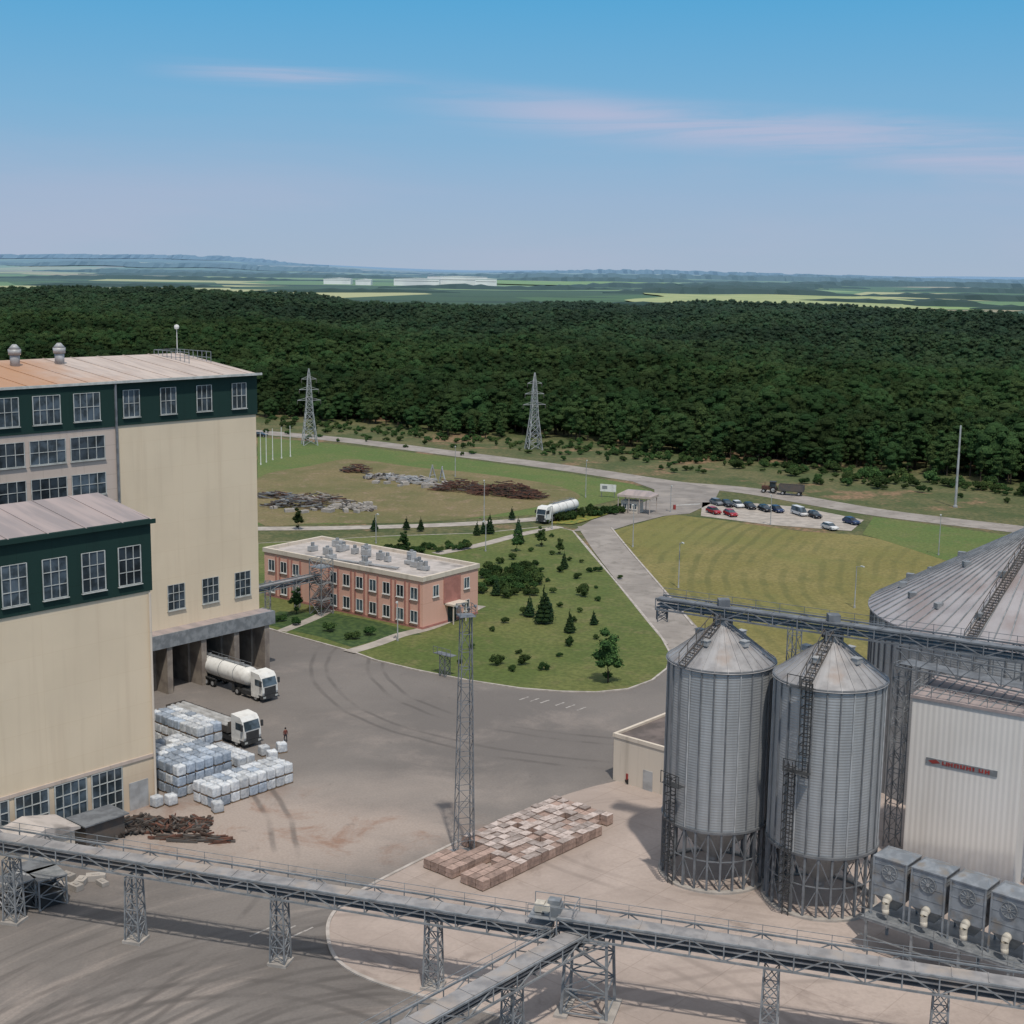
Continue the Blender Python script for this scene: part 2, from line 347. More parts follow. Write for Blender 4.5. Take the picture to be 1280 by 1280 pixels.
def asph(name,c1,c2,c3,tyre):
    m,nt,b=newmat(name,.9); v=coords(nt); sx=nd(nt,'ShaderNodeSeparateXYZ'); nt.links.new(v,sx.inputs[0])
    c=mixc(nt,ramp(nt,noi(nt,v,.035,9,.4,.62),.38,.62),c1,c2)
    c=mixc(nt,ramp(nt,noi(nt,coords(nt,loc=(50,20,0)),.05,9,.3,.7),.5,.66,0,.7),c,c3)
    near=ramp(nt,sx.outputs[1],104,122,1,0)
    q=P(330,1035); r,_=radius(nt,q.x,q.y,.6,1.1); r=math_(nt,'ADD',r,math_(nt,'MULTIPLY',noi(nt,v,.09,8,.4,.65),16.))
    dust=ramp(nt,r,13,24,1,0); dc=mixc(nt,ramp(nt,noi(nt,v,.12,9,.6,.7),.5,.66),(.40,.335,.295),(.30,.19,.14)); c=mixc(nt,math_(nt,'MULTIPLY',dust,.88),c,dc)
    q=P(500,985); r,_=radius(nt,q.x,q.y,.35,1.3); r=math_(nt,'ADD',r,math_(nt,'MULTIPLY',noi(nt,v,.11,8,.4,.65),12.)); c=mixc(nt,ramp(nt,r,8,15,.45,0),c,(.37,.32,.285))
    pa=noi(nt,polar(nt,-8,82,.5,1.0),1.,7,.3,.62)
    c=mixc(nt,math_(nt,'MULTIPLY',ramp(nt,pa,.5,.66),math_(nt,'MULTIPLY',near,.55)),c,tyre)
    c=mixc(nt,math_(nt,'MULTIPLY',ramp(nt,pa,.32,.46,1,0),math_(nt,'MULTIPLY',near,.6)),c,(.34,.295,.265))
    for cx,cy,R0 in ((-8,82,24),(-8,82,17),(-14,78,30),(-20,80,21),(-4,76,27),(15,190,36),(15,190,44),(-60,120,42),(10,80,42)): c=tracks(nt,cx,cy,R0,.45,c,tyre,.6)
    c=mixc(nt,ramp(nt,noi(nt,v,.3,9,0,.7),.6,.74,0,.5),c,tuple(x*.6 for x in c1))
    c=mixc(nt,ramp(nt,noi(nt,v,4,3),.3,.7,0,.18),c,tuple(x*.5 for x in c1))
    nt.links.new(c,b.inputs['Base Color']); addbump(nt,b,noi(nt,v,6,4),.25,.03); return m
M['asph']=asph('dusty_asphalt',(.160,.146,.138),(.202,.184,.172),(.265,.232,.212),(.095,.086,.082))
def concm(name,c1,c2,stain,sl):
    m,nt,b=newmat(name,.9); v=coords(nt)
    c=mixc(nt,ramp(nt,noi(nt,v,.06,9,.5,.65),.38,.62),c1,c2)
    c=mixc(nt,ramp(nt,noi(nt,v,.13,10,.8,.7),.54,.7,0,.8),c,stain)
    c=mixc(nt,ramp(nt,noi(nt,polar(nt,22,95,.4,1.8),1.,6,.3,.7),.54,.72,0,.6),c,tuple(x*.62 for x in c1))
    for cx,cy,R0 in ((25,60,44),(-8,82,33),(30,150,40)): c=tracks(nt,cx,cy,R0,.5,c,tuple(x*.5 for x in c1),.5)
    br=nd(nt,'ShaderNodeTexBrick'); nt.links.new(coords(nt,False,(1,1,1),(0,0,PHI)),br.inputs['Vector']); br.offset=0.
    br.inputs['Scale'].default_value=1; br.inputs['Brick Width'].default_value=sl; br.inputs['Row Height'].default_value=sl; br.inputs['Mortar Size'].default_value=.05
    br.inputs['Color1'].default_value=(1,1,1,1); br.inputs['Color2'].default_value=(.965,.96,.955,1); br.inputs['Mortar'].default_value=(.84,.83,.82,1)
    c=mixc(nt,1.,c,br.outputs[0],'MULTIPLY')
    c=mixc(nt,ramp(nt,noi(nt,v,3,4),.3,.7,0,.2),c,tuple(x*.55 for x in c1))
    nt.links.new(c,b.inputs['Base Color']); addbump(nt,b,noi(nt,v,5,4),.2,.03); return m
M['concyard']=concm('stained_concrete_slabs',(.46,.385,.345),(.36,.30,.268),(.255,.208,.185),6.)
M['road']=mat('pale_road_asphalt',(.32,.29,.265),(.25,.225,.205),.15,.9,c3=(.21,.19,.17),s3=.5)
M['road2']=mat('grey_road_asphalt',(.26,.237,.22),(.20,.182,.168),.2,.9,c3=(.31,.28,.255),s3=.12)
M['path']=mat('concrete_path',(.41,.37,.33),(.31,.28,.25),.5)
def grass(name,c1,c2,c3,mow=0.):
    m,nt,b=newmat(name,.95); v=coords(nt)
    c=mixc(nt,ramp(nt,noi(nt,v,.045,9,0,.65),.4,.62),c1,c2); c=mixc(nt,ramp(nt,noi(nt,v,.2,9,0,.7),.5,.68,0,.85),c,c3)
    c=mixc(nt,ramp(nt,noi(nt,v,1.4,6),.35,.65,0,.5),c,tuple(x*.5 for x in c1))
    if mow:
        # closely spaced curved swaths that follow the road side of the field
        r,s=radius(nt,150,225,1,.85); r=math_(nt,'ADD',r,math_(nt,'MULTIPLY',noi(nt,v,.02,4),7.)); r=math_(nt,'ADD',r,math_(nt,'MULTIPLY',noi(nt,v,.3,4),.7))
        w=math_(nt,'SINE',math_(nt,'MULTIPLY',r,2*pi/3.3)); w=math_(nt,'MULTIPLY',ramp(nt,w,.0,.9),ramp(nt,noi(nt,v,.05,8,0,.72),.36,.6))
        sx=nd(nt,'ShaderNodeSeparateXYZ'); nt.links.new(v,sx.inputs[0]); w=math_(nt,'MULTIPLY',w,ramp(nt,sx.outputs[0],35,85,1,.5))
        c=mixc(nt,ramp(nt,noi(nt,v,.02,8,.6,.68),.45,.62,0,.6),c,(.16,.165,.05))
        c=mixc(nt,math_(nt,'MULTIPLY',w,mow),c,(.10,.105,.035))
    nt.links.new(c,b.inputs['Base Color']); addbump(nt,b,noi(nt,v,3,5),.6,.12); return m
M['lawn']=grass('mown_lawn',(.095,.13,.033),(.145,.16,.05),(.175,.16,.07))
M['lawn2']=grass('bright_lawn',(.105,.158,.042),(.135,.165,.05),(.165,.165,.066))
M['hay']=grass('mown_hay_field',(.195,.175,.056),(.24,.205,.078),(.15,.15,.05),.6)
M['dry']=grass('trampled_dry_grass',(.20,.165,.08),(.135,.135,.052),(.285,.205,.138))
M['fieldlight']=mat('light_crop_field',(.33,.37,.19),(.26,.32,.16),.01)
M['fieldgreen']=mat('green_crop_field',(.15,.26,.15),(.18,.29,.16),.01)
M['bed']=mat('ground_cover_bed',(.03,.06,.02),(.06,.1,.03),1.,bump=.8,bs=2)
sheet('yard_road',[(-400,1900),(1900,1900),(1900,880),(1100,850),(900,838),(858,795),(830,795),(640,800),(330,745),(318,760),(0,830),(-400,960)],.012,'asph',False)
AP=[(690,1000),(610,1035),(520,1078),(450,1115),(416,1143),(410,1172),(424,1203),(470,1228),(560,1254),(700,1290)]
sheet('concrete_apron',[(830,920),(800,965),(735,985)]+AP+[(900,1350),(1400,1500),(1800,1200),(1500,950),(1150,900)],.03,'concyard',True)
strip('kerb',cat([P(*q) for q in AP],False,6),.3,.13,'kerbm',.12,world=True)
sheet('lawn',[(322,782),(352,791),(400,804),(440,815),(470,826),(520,838),(585,851),(650,861),(700,865),(745,866),(785,862),(815,851),(834,836),(838,818),(826,796),(800,764),(760,716),(734,684),(716,664),(690,658),(600,667),(480,671),(322,680)],.12,'lawn',False,.12,True)
sheet('planting_bed',[(335,782),(400,797),(440,810),(485,797),(528,794),(470,778),(420,768),(350,765),(330,772)],.135,'bed',False)
strip('path',[(436,816),(470,806),(500,795),(535,786),(570,772),(600,758)],2.2,.15,'path')
strip('path',[(545,693),(600,682),(650,669),(700,659)],2.6,.15,'path')
strip('path',[(352,790),(392,774),(415,762)],1.8,.15,'path')
sheet('lawn',[(322,546),(430,556),(560,571),(700,590),(790,605),(812,613),(790,620),(740,632),(680,643),(560,650),(440,655),(322,656)],.01,'lawn2',False)
sheet('dry_grass',[(322,598),(390,582),(440,574),(520,584),(600,592),(690,606),(725,622),(670,634),(600,646),(520,653),(400,654),(322,653)],.025,'dry',True)
sheet('hay_field',[(764,664),(800,654),(840,643),(900,650),(1000,664),(1075,669),(1110,676),(1180,700),(1320,745),(1320,870),(1100,846),(890,834),(862,790),(820,738)],.01,'hay',False)
sheet('lawn',[(1078,668),(1092,646),(1180,658),(1340,680),(1340,750),(1180,700),(1110,677)],.02,'lawn2',False)
strip('road',[(0,512),(200,530),(320,540),(430,550),(560,566),(700,584),(800,599),(850,606),(940,614),(1080,638),(1180,651),(1290,664),(1500,694)],9.5,.03,'road')
sheet('road_junction',[(785,600),(850,603),(900,612),(892,628),(862,642),(830,645),(790,655),(765,663),(716,664),(740,650),(790,634),(818,622),(818,612)],.04,'road2',False)
strip('road',[(316,661),(420,660),(560,656),(680,648),(760,638),(800,628)],4.2,.035,'path')
strip('road',[(742,658),(765,690),(800,732),(842,782),(868,815),(885,850)],7.0,.045,'road')
strip('kerb',[(716,664),(734,686),(770,728),(812,780),(834,806)],.35,.14,'kerbm',.1)
strip('kerb',[(764,660),(792,694),(830,738),(866,782)],.35,.14,'kerbm',.1)
sheet('parking_area',[(878,628),(940,629),(1000,634),(1080,650),(1064,664),(960,656),(876,645)],.04,'path',False)
sheet('flower_bed',[(676,648),(705,642),(760,634),(776,638),(740,650),(716,656),(690,655)],.16,'flower',False)
M['worn']=mat('worn_road_paint',(.42,.40,.38),(.22,.2,.19),1.5)
for (u,v) in [(655,873),(668,875),(681,877),(700,880),(713,883),(727,886)]:
    p=P(u,v); mb=MB(); mb.add([p+A*.9+B*.12+ZZ*.02,p+A*.9-B*.12+ZZ*.02,p-A*.9-B*.12+ZZ*.02,p-A*.9+B*.12+ZZ*.02],[(0,1,2,3)])
    struct(part('road_marking',mb,['worn']))
for (u,v) in [(330,1163),(352,1165),(374,1167)]:
    p=P(u,v); mb=MB(); mb.add([p+A*1.5+B*.1+ZZ*.022,p+A*1.5-B*.1+ZZ*.022,p-A*1.5-B*.1+ZZ*.022,p-A*1.5+B*.1+ZZ*.022],[(0,1,2,3)])
    struct(part('road_marking',mb,['worn']))
# ---------------------------------------------------------------- vegetation
def leaves(mb,blobs,n,size,seed,flat=.6,core=True):
    r=np.random.default_rng(seed); w=np.array([b[1][0]*b[1][2] for b in blobs]); w=w/w.sum()
    for bi,(c,rad) in enumerate(blobs):
        k=int(n*w[bi]); d=r.normal(size=(k,3)); d/=np.linalg.norm(d,axis=1)[:,None]; d[:,2]=np.where(d[:,2]<-.5,-d[:,2],d[:,2])
        rr=r.uniform(.72,1.15,k)[:,None]; p=np.array(c)+d*np.array(rad)*rr
        nn=d+r.normal(size=(k,3))*flat; nn/=np.linalg.norm(nn,axis=1)[:,None]
        a=np.cross(nn,r.normal(size=(k,3))); a/=np.linalg.norm(a,axis=1)[:,None]; bb=np.cross(nn,a); s=r.uniform(.5,1.2,k)[:,None]*size
        for i in range(k):
            mb.add([p[i]-a[i]*s[i],p[i]-bb[i]*s[i]*.8,p[i]+a[i]*s[i],p[i]+bb[i]*s[i]*.8],[(0,1,2,3)],0)
        if core:  # dark lumps added inside each crown to stop light leaking through
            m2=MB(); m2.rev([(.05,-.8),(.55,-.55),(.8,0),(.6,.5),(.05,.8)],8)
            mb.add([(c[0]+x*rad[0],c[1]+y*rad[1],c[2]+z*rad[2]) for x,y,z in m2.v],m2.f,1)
def crown(seed,R=4.6,zb=4,zt=15,n=900,size=.42,nb=11,flat=.6):
    r=random.Random(seed); mb=MB(); bl=[]
    for i in range(nb):
        t=i/(nb-1); z=zb+(zt-zb)*(.1+.8*t)+r.uniform(-.6,.6); rr=R*(math.sin(pi*(.2+.7*t)))*r.uniform(.45,.85); a=i*2.4+r.uniform(-.6,.6)
        br=R*r.uniform(.25,.46); bl.append(((rr*math.cos(a),rr*math.sin(a),z),(br,br*r.uniform(.8,1.1),br*.75)))
    bl.append(((0,0,(zb+zt)/2),(R*.6,R*.6,(zt-zb)*.38)))
    leaves(mb,bl,n,size,seed,flat); return mb
def trunkmesh(h,r):
    mb=MB(); mb.cyl((0,0,-.3),(0,0,h*.5),r,r*.75,8); mb.cyl((0,0,h*.5),(.2,.1,h),r*.75,r*.35,8)
    for a in (0,2.1,4.2): mb.cyl((0,0,h*.55),(math.cos(a)*h*.22,math.sin(a)*h*.22,h*.9),r*.4,r*.12,6)
    return mb
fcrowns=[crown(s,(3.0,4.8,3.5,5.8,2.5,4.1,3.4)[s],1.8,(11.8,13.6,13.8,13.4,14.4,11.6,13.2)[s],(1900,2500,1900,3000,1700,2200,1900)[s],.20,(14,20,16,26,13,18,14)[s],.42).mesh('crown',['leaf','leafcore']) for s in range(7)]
ftrunk=trunkmesh(9,.25).mesh('trunk',['bark'])
edge=[P(*q) for q in [(-200,492),(0,503),(320,518),(500,537),(700,553),(900,574),(1100,593),(1290,611),(1500,630)]]
def edgeY(x):
    for i in range(len(edge)-1):
        if edge[i].x<=x<=edge[i+1].x:
            t=(x-edge[i].x)/(edge[i+1].x-edge[i].x); return edge[i].y+(edge[i+1].y-edge[i].y)*t
    return 520 if x<0 else 330
pts_=[]; sp_=5.2; yy=300.
while yy<1400:
    hw=.40*yy+90; xx=-hw
    while xx<hw:
        x=xx+random.uniform(-3,3); y=yy+random.uniform(-3,3)
        if y>edgeY(x)+20*noise.noise(Vector((x*.03,0,0)))+5*noise.noise(Vector((x*.15,4,0))): pts_.append((x,y))
        xx+=sp_
    yy+=sp_*.95
def apparent(p):
    x,y=p; u=x/y
    return (y-edgeY(x))+ (0 if abs(u)<.38 and x>-.19*y else 1e5)
pts_.sort(key=apparent)
first=[]
def canz(x,y): return hgt(x,y)+8.5*noise.noise(Vector((x*.011,y*.008,3)))+3.0*noise.noise(Vector((x*.04,y*.03,9)))-1.6
for i,(x,y) in enumerate(pts_[:290]):
    d=max(0,y-edgeY(x)); fade=.55+.45*min(1,d/18)
    e=thing('forest_tree','leafy deciduous tree at the dense wood\'s edge','tree',(x,y,hgt(x,y)),random.random()*6.28,'trees along the wood edge')
    s=random.uniform(.7,1.12)*fade; e.scale=(s*1.15,s*1.15,s*random.uniform(.85,1.1))
    c_=part('crown',fcrowns[i%7],None,e); part('trunk',ftrunk,None,e)
    if i<7: first.append(c_)
rest=pts_[290:]
def scatter(name,pts,srcs,smin,smax,label,catg):
    me=bpy.data.meshes.new(name); me.from_pydata(pts,[],[])
    fo=link(bpy.data.objects.new(name,me)); fo['kind']='stuff'; fo['label']=label; fo['category']=catg
    ng=bpy.data.node_groups.new(name+'_scatter','GeometryNodeTree')
    ng.interface.new_socket('Geometry',in_out='INPUT',socket_type='NodeSocketGeometry'); ng.interface.new_socket('Geometry',in_out='OUTPUT',socket_type='NodeSocketGeometry')
    gi=ng.nodes.new('NodeGroupInput'); go=ng.nodes.new('NodeGroupOutput'); jg=ng.nodes.new('GeometryNodeJoinGeometry')
    for c_ in srcs:
        oi=ng.nodes.new('GeometryNodeObjectInfo'); oi.inputs['Object'].default_value=c_; oi.inputs['As Instance'].default_value=True; ng.links.new(oi.outputs['Geometry'],jg.inputs[0])
    ip=ng.nodes.new('GeometryNodeInstanceOnPoints'); ip.inputs['Pick Instance'].default_value=True
    rr=ng.nodes.new('FunctionNodeRandomValue'); rr.data_type='FLOAT_VECTOR'; rr.inputs[0].default_value=(0,0,0); rr.inputs[1].default_value=(0,0,6.28)
    rs=ng.nodes.new('FunctionNodeRandomValue'); rs.data_type='FLOAT_VECTOR'; rs.inputs[0].default_value=smin; rs.inputs[1].default_value=smax; rs.inputs['Seed'].default_value=4
    ri=ng.nodes.new('FunctionNodeRandomValue'); ri.data_type='INT'; ri.inputs[4].default_value=0; ri.inputs[5].default_value=len(srcs)-1
    ng.links.new(gi.outputs[0],ip.inputs['Points']); ng.links.new(jg.outputs[0],ip.inputs['Instance']); ng.links.new(rr.outputs[0],ip.inputs['Rotation']); ng.links.new(rs.outputs[0],ip.inputs['Scale']); ng.links.new(ri.outputs[2],ip.inputs['Instance Index'])
    ng.links.new(ip.outputs[0],go.inputs[0])
    md=fo.modifiers.new('scatter','NODES'); md.node_group=ng
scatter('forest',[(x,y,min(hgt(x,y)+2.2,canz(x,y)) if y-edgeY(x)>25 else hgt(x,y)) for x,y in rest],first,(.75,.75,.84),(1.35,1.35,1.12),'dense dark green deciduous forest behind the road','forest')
def shrubm(seed,mt='bush'):
    r=random.Random(seed); mb=MB(); bl=[((r.uniform(-.5,.5),r.uniform(-.5,.5),.3+r.uniform(0,.6)),(r.uniform(.25,.5),r.uniform(.25,.5),r.uniform(.25,.45))) for _ in range(8)]
    leaves(mb,bl,520,.085,seed,.8); return mb.mesh('shrub',[mt,'leafcore'])
shr=[shrubm(50+i) for i in range(5)]
def conem(seed):
    mb=MB(); r=random.Random(seed); bl=[]
    for i in range(9):
        t=i/8; z=.35+2.5*t; R=.95*(1-t)+.08; nk=max(1,int(5*(1-t)+1))
        for k in range(nk):
            a=k*2*pi/nk+i; q=r.uniform(.4,.62); bl.append(((R*q*math.cos(a),R*q*math.sin(a),z),(R*.5,R*.5,.24)))
    leaves(mb,bl,1000,.08,seed,.8); return mb.mesh('crown',['pine','leafcore'])
con=[conem(70+i) for i in range(3)]
smtrunk=trunkmesh(1.2,.07).mesh('trunk',['bark'])
lc=[crown(90+i,1.25,.6,3.6,1100,.10,12).mesh('crown',['bush','leafcore']) for i in range(3)]
bushobs=[]
def shrub(p,s,label='low rounded green shrub growing on the lawn',grp='shrubs dotted over the lawn'):
    o=part('shrub',random.choice(shr),None,None,p,random.random()*6.28); o.scale=(s*random.uniform(.9,1.2),s,s*random.uniform(.75,1.05)); tag(o,label,'shrub',grp); bushobs.append(o)
def conif(p,s):
    e=thing('conifer_tree','small dark conical conifer standing on the lawn','conifer',p,random.random()*6,'conifers planted on the lawn'); e.scale=(s,s,s*random.uniform(1,1.3))
    part('crown',random.choice(con),None,e); part('trunk',smtrunk,None,e)
def ltree(p,s,label='young leafy tree with a round crown on the lawn'):
    e=thing('young_tree',label,'tree',p,random.random()*6,'young trees planted on the lawn'); e.scale=(s,s,s)
    part('crown',random.choice(lc),None,e); part('trunk',smtrunk,None,e)
zl=ZZ*.12
for u,v,s in [(730,746,1.7),(722,724,1.0),(700,716,1.0),(748,752,.8),(716,778,.9),(742,780,.9),(711,808,1.1),(655,770,1.2),(622,832,1.3),(655,832,1.1),(680,838,1.1),(641,840,.8),(736,716,.9),(747,715,.9),(776,724,.7),(712,702,.7),(690,694,.8),(668,708,.9),(664,690,.8),(560,716,.8),(440,800,1.3),(410,790,1.2),(370,782,1.2),(350,778,1.1),(460,795,1.2),(640,700,1.),(625,705,1.1),
 (590,812,.7),(575,830,.6),(700,760,.7),(725,766,.7),(690,742,.8),(745,736,.6),(726,704,.6),(700,678,.7),(690,672,.7),(672,672,.7),(676,716,.8),(684,728,.7),(648,818,.6),(700,822,.6),(745,800,.6),(616,790,.7),(632,780,.8)]:
    shrub(P(u,v)+zl,s)
for u,v,s in [(680,780,1.7),(662,772,1.0),(684,768,1.1),(650,680,1.0),(648,668,1.0),(612,668,1.2),(604,668,.9),(596,670,.9),(712,792,1.0),(742,782,.7),(705,712,.9),(620,745,1.0),(468,664,1.0),(508,662,.9),(526,664,.9),(640,650,.9)]:
    conif(P(u,v)+zl,s)
for u,v,s in [(760,854,1.8),(373,662,1.1),(646,690,1.),(677,684,1.),(700,694,.8),(505,688,1.),(371,768,1.1)]:
    ltree(P(u,v)+zl,s)
random.seed(11)
for i in range(50):
    u=random.uniform(598,672); v=random.uniform(716,748)-abs(u-640)*.1; shrub(P(u,v)+zl,random.uniform(.9,1.8),'dense bushy shrub in a thicket beside the office','thicket beside the office')
for i in range(24):
    t=random.random(); shrub(P(480+110*t,690+12*t+random.uniform(-4,4)-15*t)+zl,random.uniform(.9,1.3))
wild=[]
for i in range(460):
    u=random.uniform(330,1290); t=(u-320)/970; v0=527+92*t; v=v0-abs(random.gauss(0,.35))*18+random.choice((0,0,6,16,20))*random.random()*(1 if u<880 or u>1000 else .3)
    wild.append((v,P(u,v)))
wild.sort(key=lambda q:-q[0])
for v,p in wild[:150]: shrub(p,random.uniform(.7,1.4)*random.choice((1,1,1.9)),'wild bush in rough grass below the wood','wild bushes in the rough grass')
under=[tuple(p) for v,p in wild[150:]]
for i in range(70):
    t=random.random(); under.append(tuple(P(672+110*t,652-14*t+random.uniform(-4,4))+zl))
scatter('undergrowth',under,bushobs[:5],(.7,.7,.6),(1.9,1.9,1.5),'low bushy undergrowth along the wood and entrance bed','undergrowth')
# ---------------------------------------------------------------- tall mill building
Cf=P(319,467,40.0); Cf.z=0
tb=thing('mill_building','tall beige mill building with dark green top band and loading bays','building',Cf,R1)
mb=MB(); mb.box(-22,0,0,34,6.6,34.6); mb.box(-70,-27.002,0,34,0,6.598); mb.box(-27,0,14,34,0,6.598)
mb.box(-70,-22.003,-.5,33.9,6.6,25.6)
part('wall',mb,['beige'],tb)
for x in (-.75,-5.85,-11.15,-16.45,-21.75):
    mb=MB(); mb.box(-.75,.75,.002,14,0,6.597); part('bay_pier',mb,['pier'],tb,(x,0,0))
mb=MB(); mb.box(-70,-22.004,-.52,33.9,25.602,34.6); part('panel_wall',mb,['pinkpanel'],tb)
mb=MB(); mb.box(-21.9,.15,-.15,34.15,34.602,40); mb.box(-70,-21.902,-.65,34.15,34.602,39.998); part('green_band',mb,['green'],tb)
mb=MB(); mb.add([(-70,-.9,39.9),(.4,-.9,39.9),(.4,17,41.9),(-70,17,41.9),(-70,34.5,40),(.4,34.5,40)],[(0,1,2,3),(3,2,5,4),(1,5,2),(0,3,4)]); mb.box(-70,.42,-.95,-.75,39.85,40.15,1)
for i in range(18): x=-69+i*4; mb.beam((x,-.8,39.95),(x,17,41.95),.12,.08,0)
part('roof',mb,['rustroof','offwhite'],tb)
for t in (2.9,8.5,14,19.4): window(tb,-t,-.152,35.6,2.3,3.3,0,3,2)
for t in (25.9,31.2,36.5,41.8,47):
    window(tb,-t,-.652,35.6,3.5,3.3,0,4,2); window(tb,-t,-.522,30.9,4.6,2.8,0,4,2); window(tb,-t,-.522,26.6,4.6,2.6,0,4,2)
for t in (2.8,8.1,13.5,18.9): window(tb,-t,-.002,10.2,2.6,3.3,0,3,3)
mb=MB(); mb.box(-28,.4,-2.5,-.003,7.2,7.9,0); mb.box(-28,.4,-2.7,-2.502,6.2,8.0,1); mb.box(.402,.55,-2.7,0,6.2,7.95,1)
for x in (-.75,-5.85,-11.15,-16.45,-21.75,-27): mb.box(x-.4,x+.4,-2.5,-.01,0,7.19,2)
part('loading_canopy',mb,['greyroof','galv','pier'],tb)
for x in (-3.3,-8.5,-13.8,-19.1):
    mb=MB(); mb.box(-1.89,1.89,9.7,9.95,0,6.5); part('bay_shade_panel',mb,['bayshade'],tb,(x,0,0))  # dark panel added in each bay as painted shade
mb=MB(); mb.beam((-21.95,-.75,7),(-21.95,-.75,40),.22); part('drainpipe',mb,['steelgrey'],tb)
for k in (0,1):
    mb=MB(); mb.cyl((0,0,0),(0,0,1.8),.6,.6,16); mb.cyl((0,0,1.5),(0,0,2.2),.75,.8,16); mb.cyl((0,0,2.2),(0,0,2.8),.8,.25,16)
    x=along(Cf,(19,75)[k],13,41.5); part('roof_vent',mb,['galvlight'],tb,(x,13,41.3),0,True)
mb=MB()
for i in range(9): mb.beam((-.4,9+i,40.9+i*.1),(-.4,9+i,42.5),.07); mb.beam((-4,9+i,40.9+i*.1),(-4,9+i,42.5),.07)
for z in (41.7,42.5): mb.beam((-.4,9,z),(-.4,17,z),.07); mb.beam((-4,9,z),(-4,17,z),.07); mb.beam((-4,17,z),(-.4,17,z),.07)
part('roof_railing',mb,['galv'],tb)
mb=MB(); mb.cyl((0,0,0),(0,0,3.6),.06,.05,6); mb.rev([(.02,3.4),(.3,3.5),(.36,3.75),(.3,4.0),(.02,4.1)],12); part('antenna_mast',mb,['white'],tb,(-.3,16.8,41.8))
# ---------------------------------------------------------------- near mill building
Cn=P(196,1003)
nb_=thing('mill_building','beige mill building with dark green band and large gridded windows','building',Cn,R1)
mb=MB(); mb.box(-60,0,0,9.2,0,22.2); mb.box(-60,-.01,9.202,27.9,0,19); part('wall',mb,['beige'],nb_)
mb=MB(); mb.box(-60,.15,-.15,9.25,22.202,29.4); mb.add([(.15,-.15,29.4),(.15,9.25,29.4),(.15,9.25,30.8),(-60,9.25,29.4),(-60,9.25,30.8)],[(0,1,2),(1,3,4,2)]); part('green_band',mb,['green'],nb_)
mb=MB(); mb.add([(-60,-.5,29.3),(.45,-.5,29.3),(.45,9.4,30.9),(-60,9.4,30.9),(-60,-.5,29.1),(.45,-.5,29.1),(.45,9.4,30.7),(-60,9.4,30.7)],[(0,1,2,3),(7,6,5,4),(0,4,5,1),(1,5,6,2),(2,6,7,3)]); mb.box(-60,.47,-.6,-.502,29.0,29.45,1)
for i in range(15): x=-59+i*4; mb.beam((x,-.4,29.36),(x,9.4,30.94),.1,.06,0)
part('roof',mb,['greyroof','green'],nb_)
mb=MB(); mb.add([(-60,9.4,19.05),(.1,9.4,19.05),(.1,28,19.05),(-60,28,19.05)],[(0,1,2,3)]); part('rear_roof',mb,['darkroof'],nb_)
for t in (2.4,6.4,10.5,14.6,18.7,22.8): window(nb_,-t,-.152,23.2,2.5,3.8,0,3,3)
for t in (5.7,9.7,13.8,17.9,21.9): window(nb_,-t,-.002,.15,3.4,4.75,0,4,4,t=.09)
mb=MB(); mb.box(-1.1,1.1,-.08,0,0,2.9); mb.box(-.02,.02,-.1,-.081,0,2.9); part('door',mb,['galvlight'],nb_,(-2.1,-.002,0))
mb=MB(); mb.cyl((-.25,-.25,0),(-.25,-.25,22),.12,.12,8); part('drainpipe',mb,['cream'],nb_)
mb=MB(); mb.box(-60,0,-.12,-.004,5.0,5.35); part('ledge',mb,['pinkpanel'],nb_)
# ---------------------------------------------------------------- office
PO=math.radians(37.5); RO=-PO; Co=P(528,788)
of=thing('office_building','two-storey salmon office building with flat roof and red pilasters','building',Co,RO)
mb=MB(); mb.box(-34.8,0,0,13.3,0,7.6); part('wall',mb,['salmon'],of)
mb=MB(); mb.box(-34.5,-.3,.3,13,7.6,7.75,0)
mb.box(-35,.2,-.2,.3,7.55,8.25,1); mb.box(-35,.2,13,13.5,7.55,8.25,1); mb.box(-35,-34.5,.3,13,7.56,8.24,1); mb.box(-.3,.2,.3,13,7.56,8.24,1)
part('roof',mb,['flatroof','cream'],of)
for i in range(12):
    x=-33+i*2.85
    if 3<=i<=4: continue
    window(of,x,-.002,4.6,1.4,1.8,0,2,1,'white'); window(of,x,-.002,1.0,1.4,1.8,0,2,1,'white')
    for s in ((-1,1) if i%3 else (1,)):
        mb=MB(); mb.box(-.14,.14,-.1,-.003,.5,7.1); part('pilaster',mb,['salmon_dark'],of,(x+s*.98,0,0))
mb=MB(); mb.box(-34.9,0.05,-.06,-.002,0,.5); mb.box(.0,.06,-.05,13.3,0,.5); part('plinth',mb,['salmon_dark'],of)
for y_ in (3,10.4): window(of,.002,y_,4.8,1.3,1.7,pi/2,2,1,'white')
window(of,.002,10.4,1.2,1.3,1.7,pi/2,2,1,'white')
mb=MB(); mb.box(0.002,1.8,5.2,8.6,3.0,3.3,0); mb.box(.003,.1,5.9,7.9,0,2.6,1); mb.beam((1.6,5.4,0),(1.6,5.4,3),.15); mb.beam((1.6,8.4,0),(1.6,8.4,3),.15); mb.box(.003,.12,4.9,8.9,3.3,7.2,2)
part('entrance_porch',mb,['cream','glass','salmon_dark'],of)
random.seed(3)
for i in range(20):
    w=random.uniform(.6,1.7); mb=MB(); mb.box(-w/2,w/2,-.5,.5,.15,random.uniform(.6,1.3),0); mb.cyl((0,0,.6),(0,0,1.5),.3,.3,10,1); mb.box(-w/2,w/2,-.5,-.4,0,.15,1)
    part('roof_vent_unit',mb,['galvlight','galv'],of,(random.uniform(-33,-2),random.uniform(2,11.5),7.75),random.choice((0,pi/2)))
mb=MB()
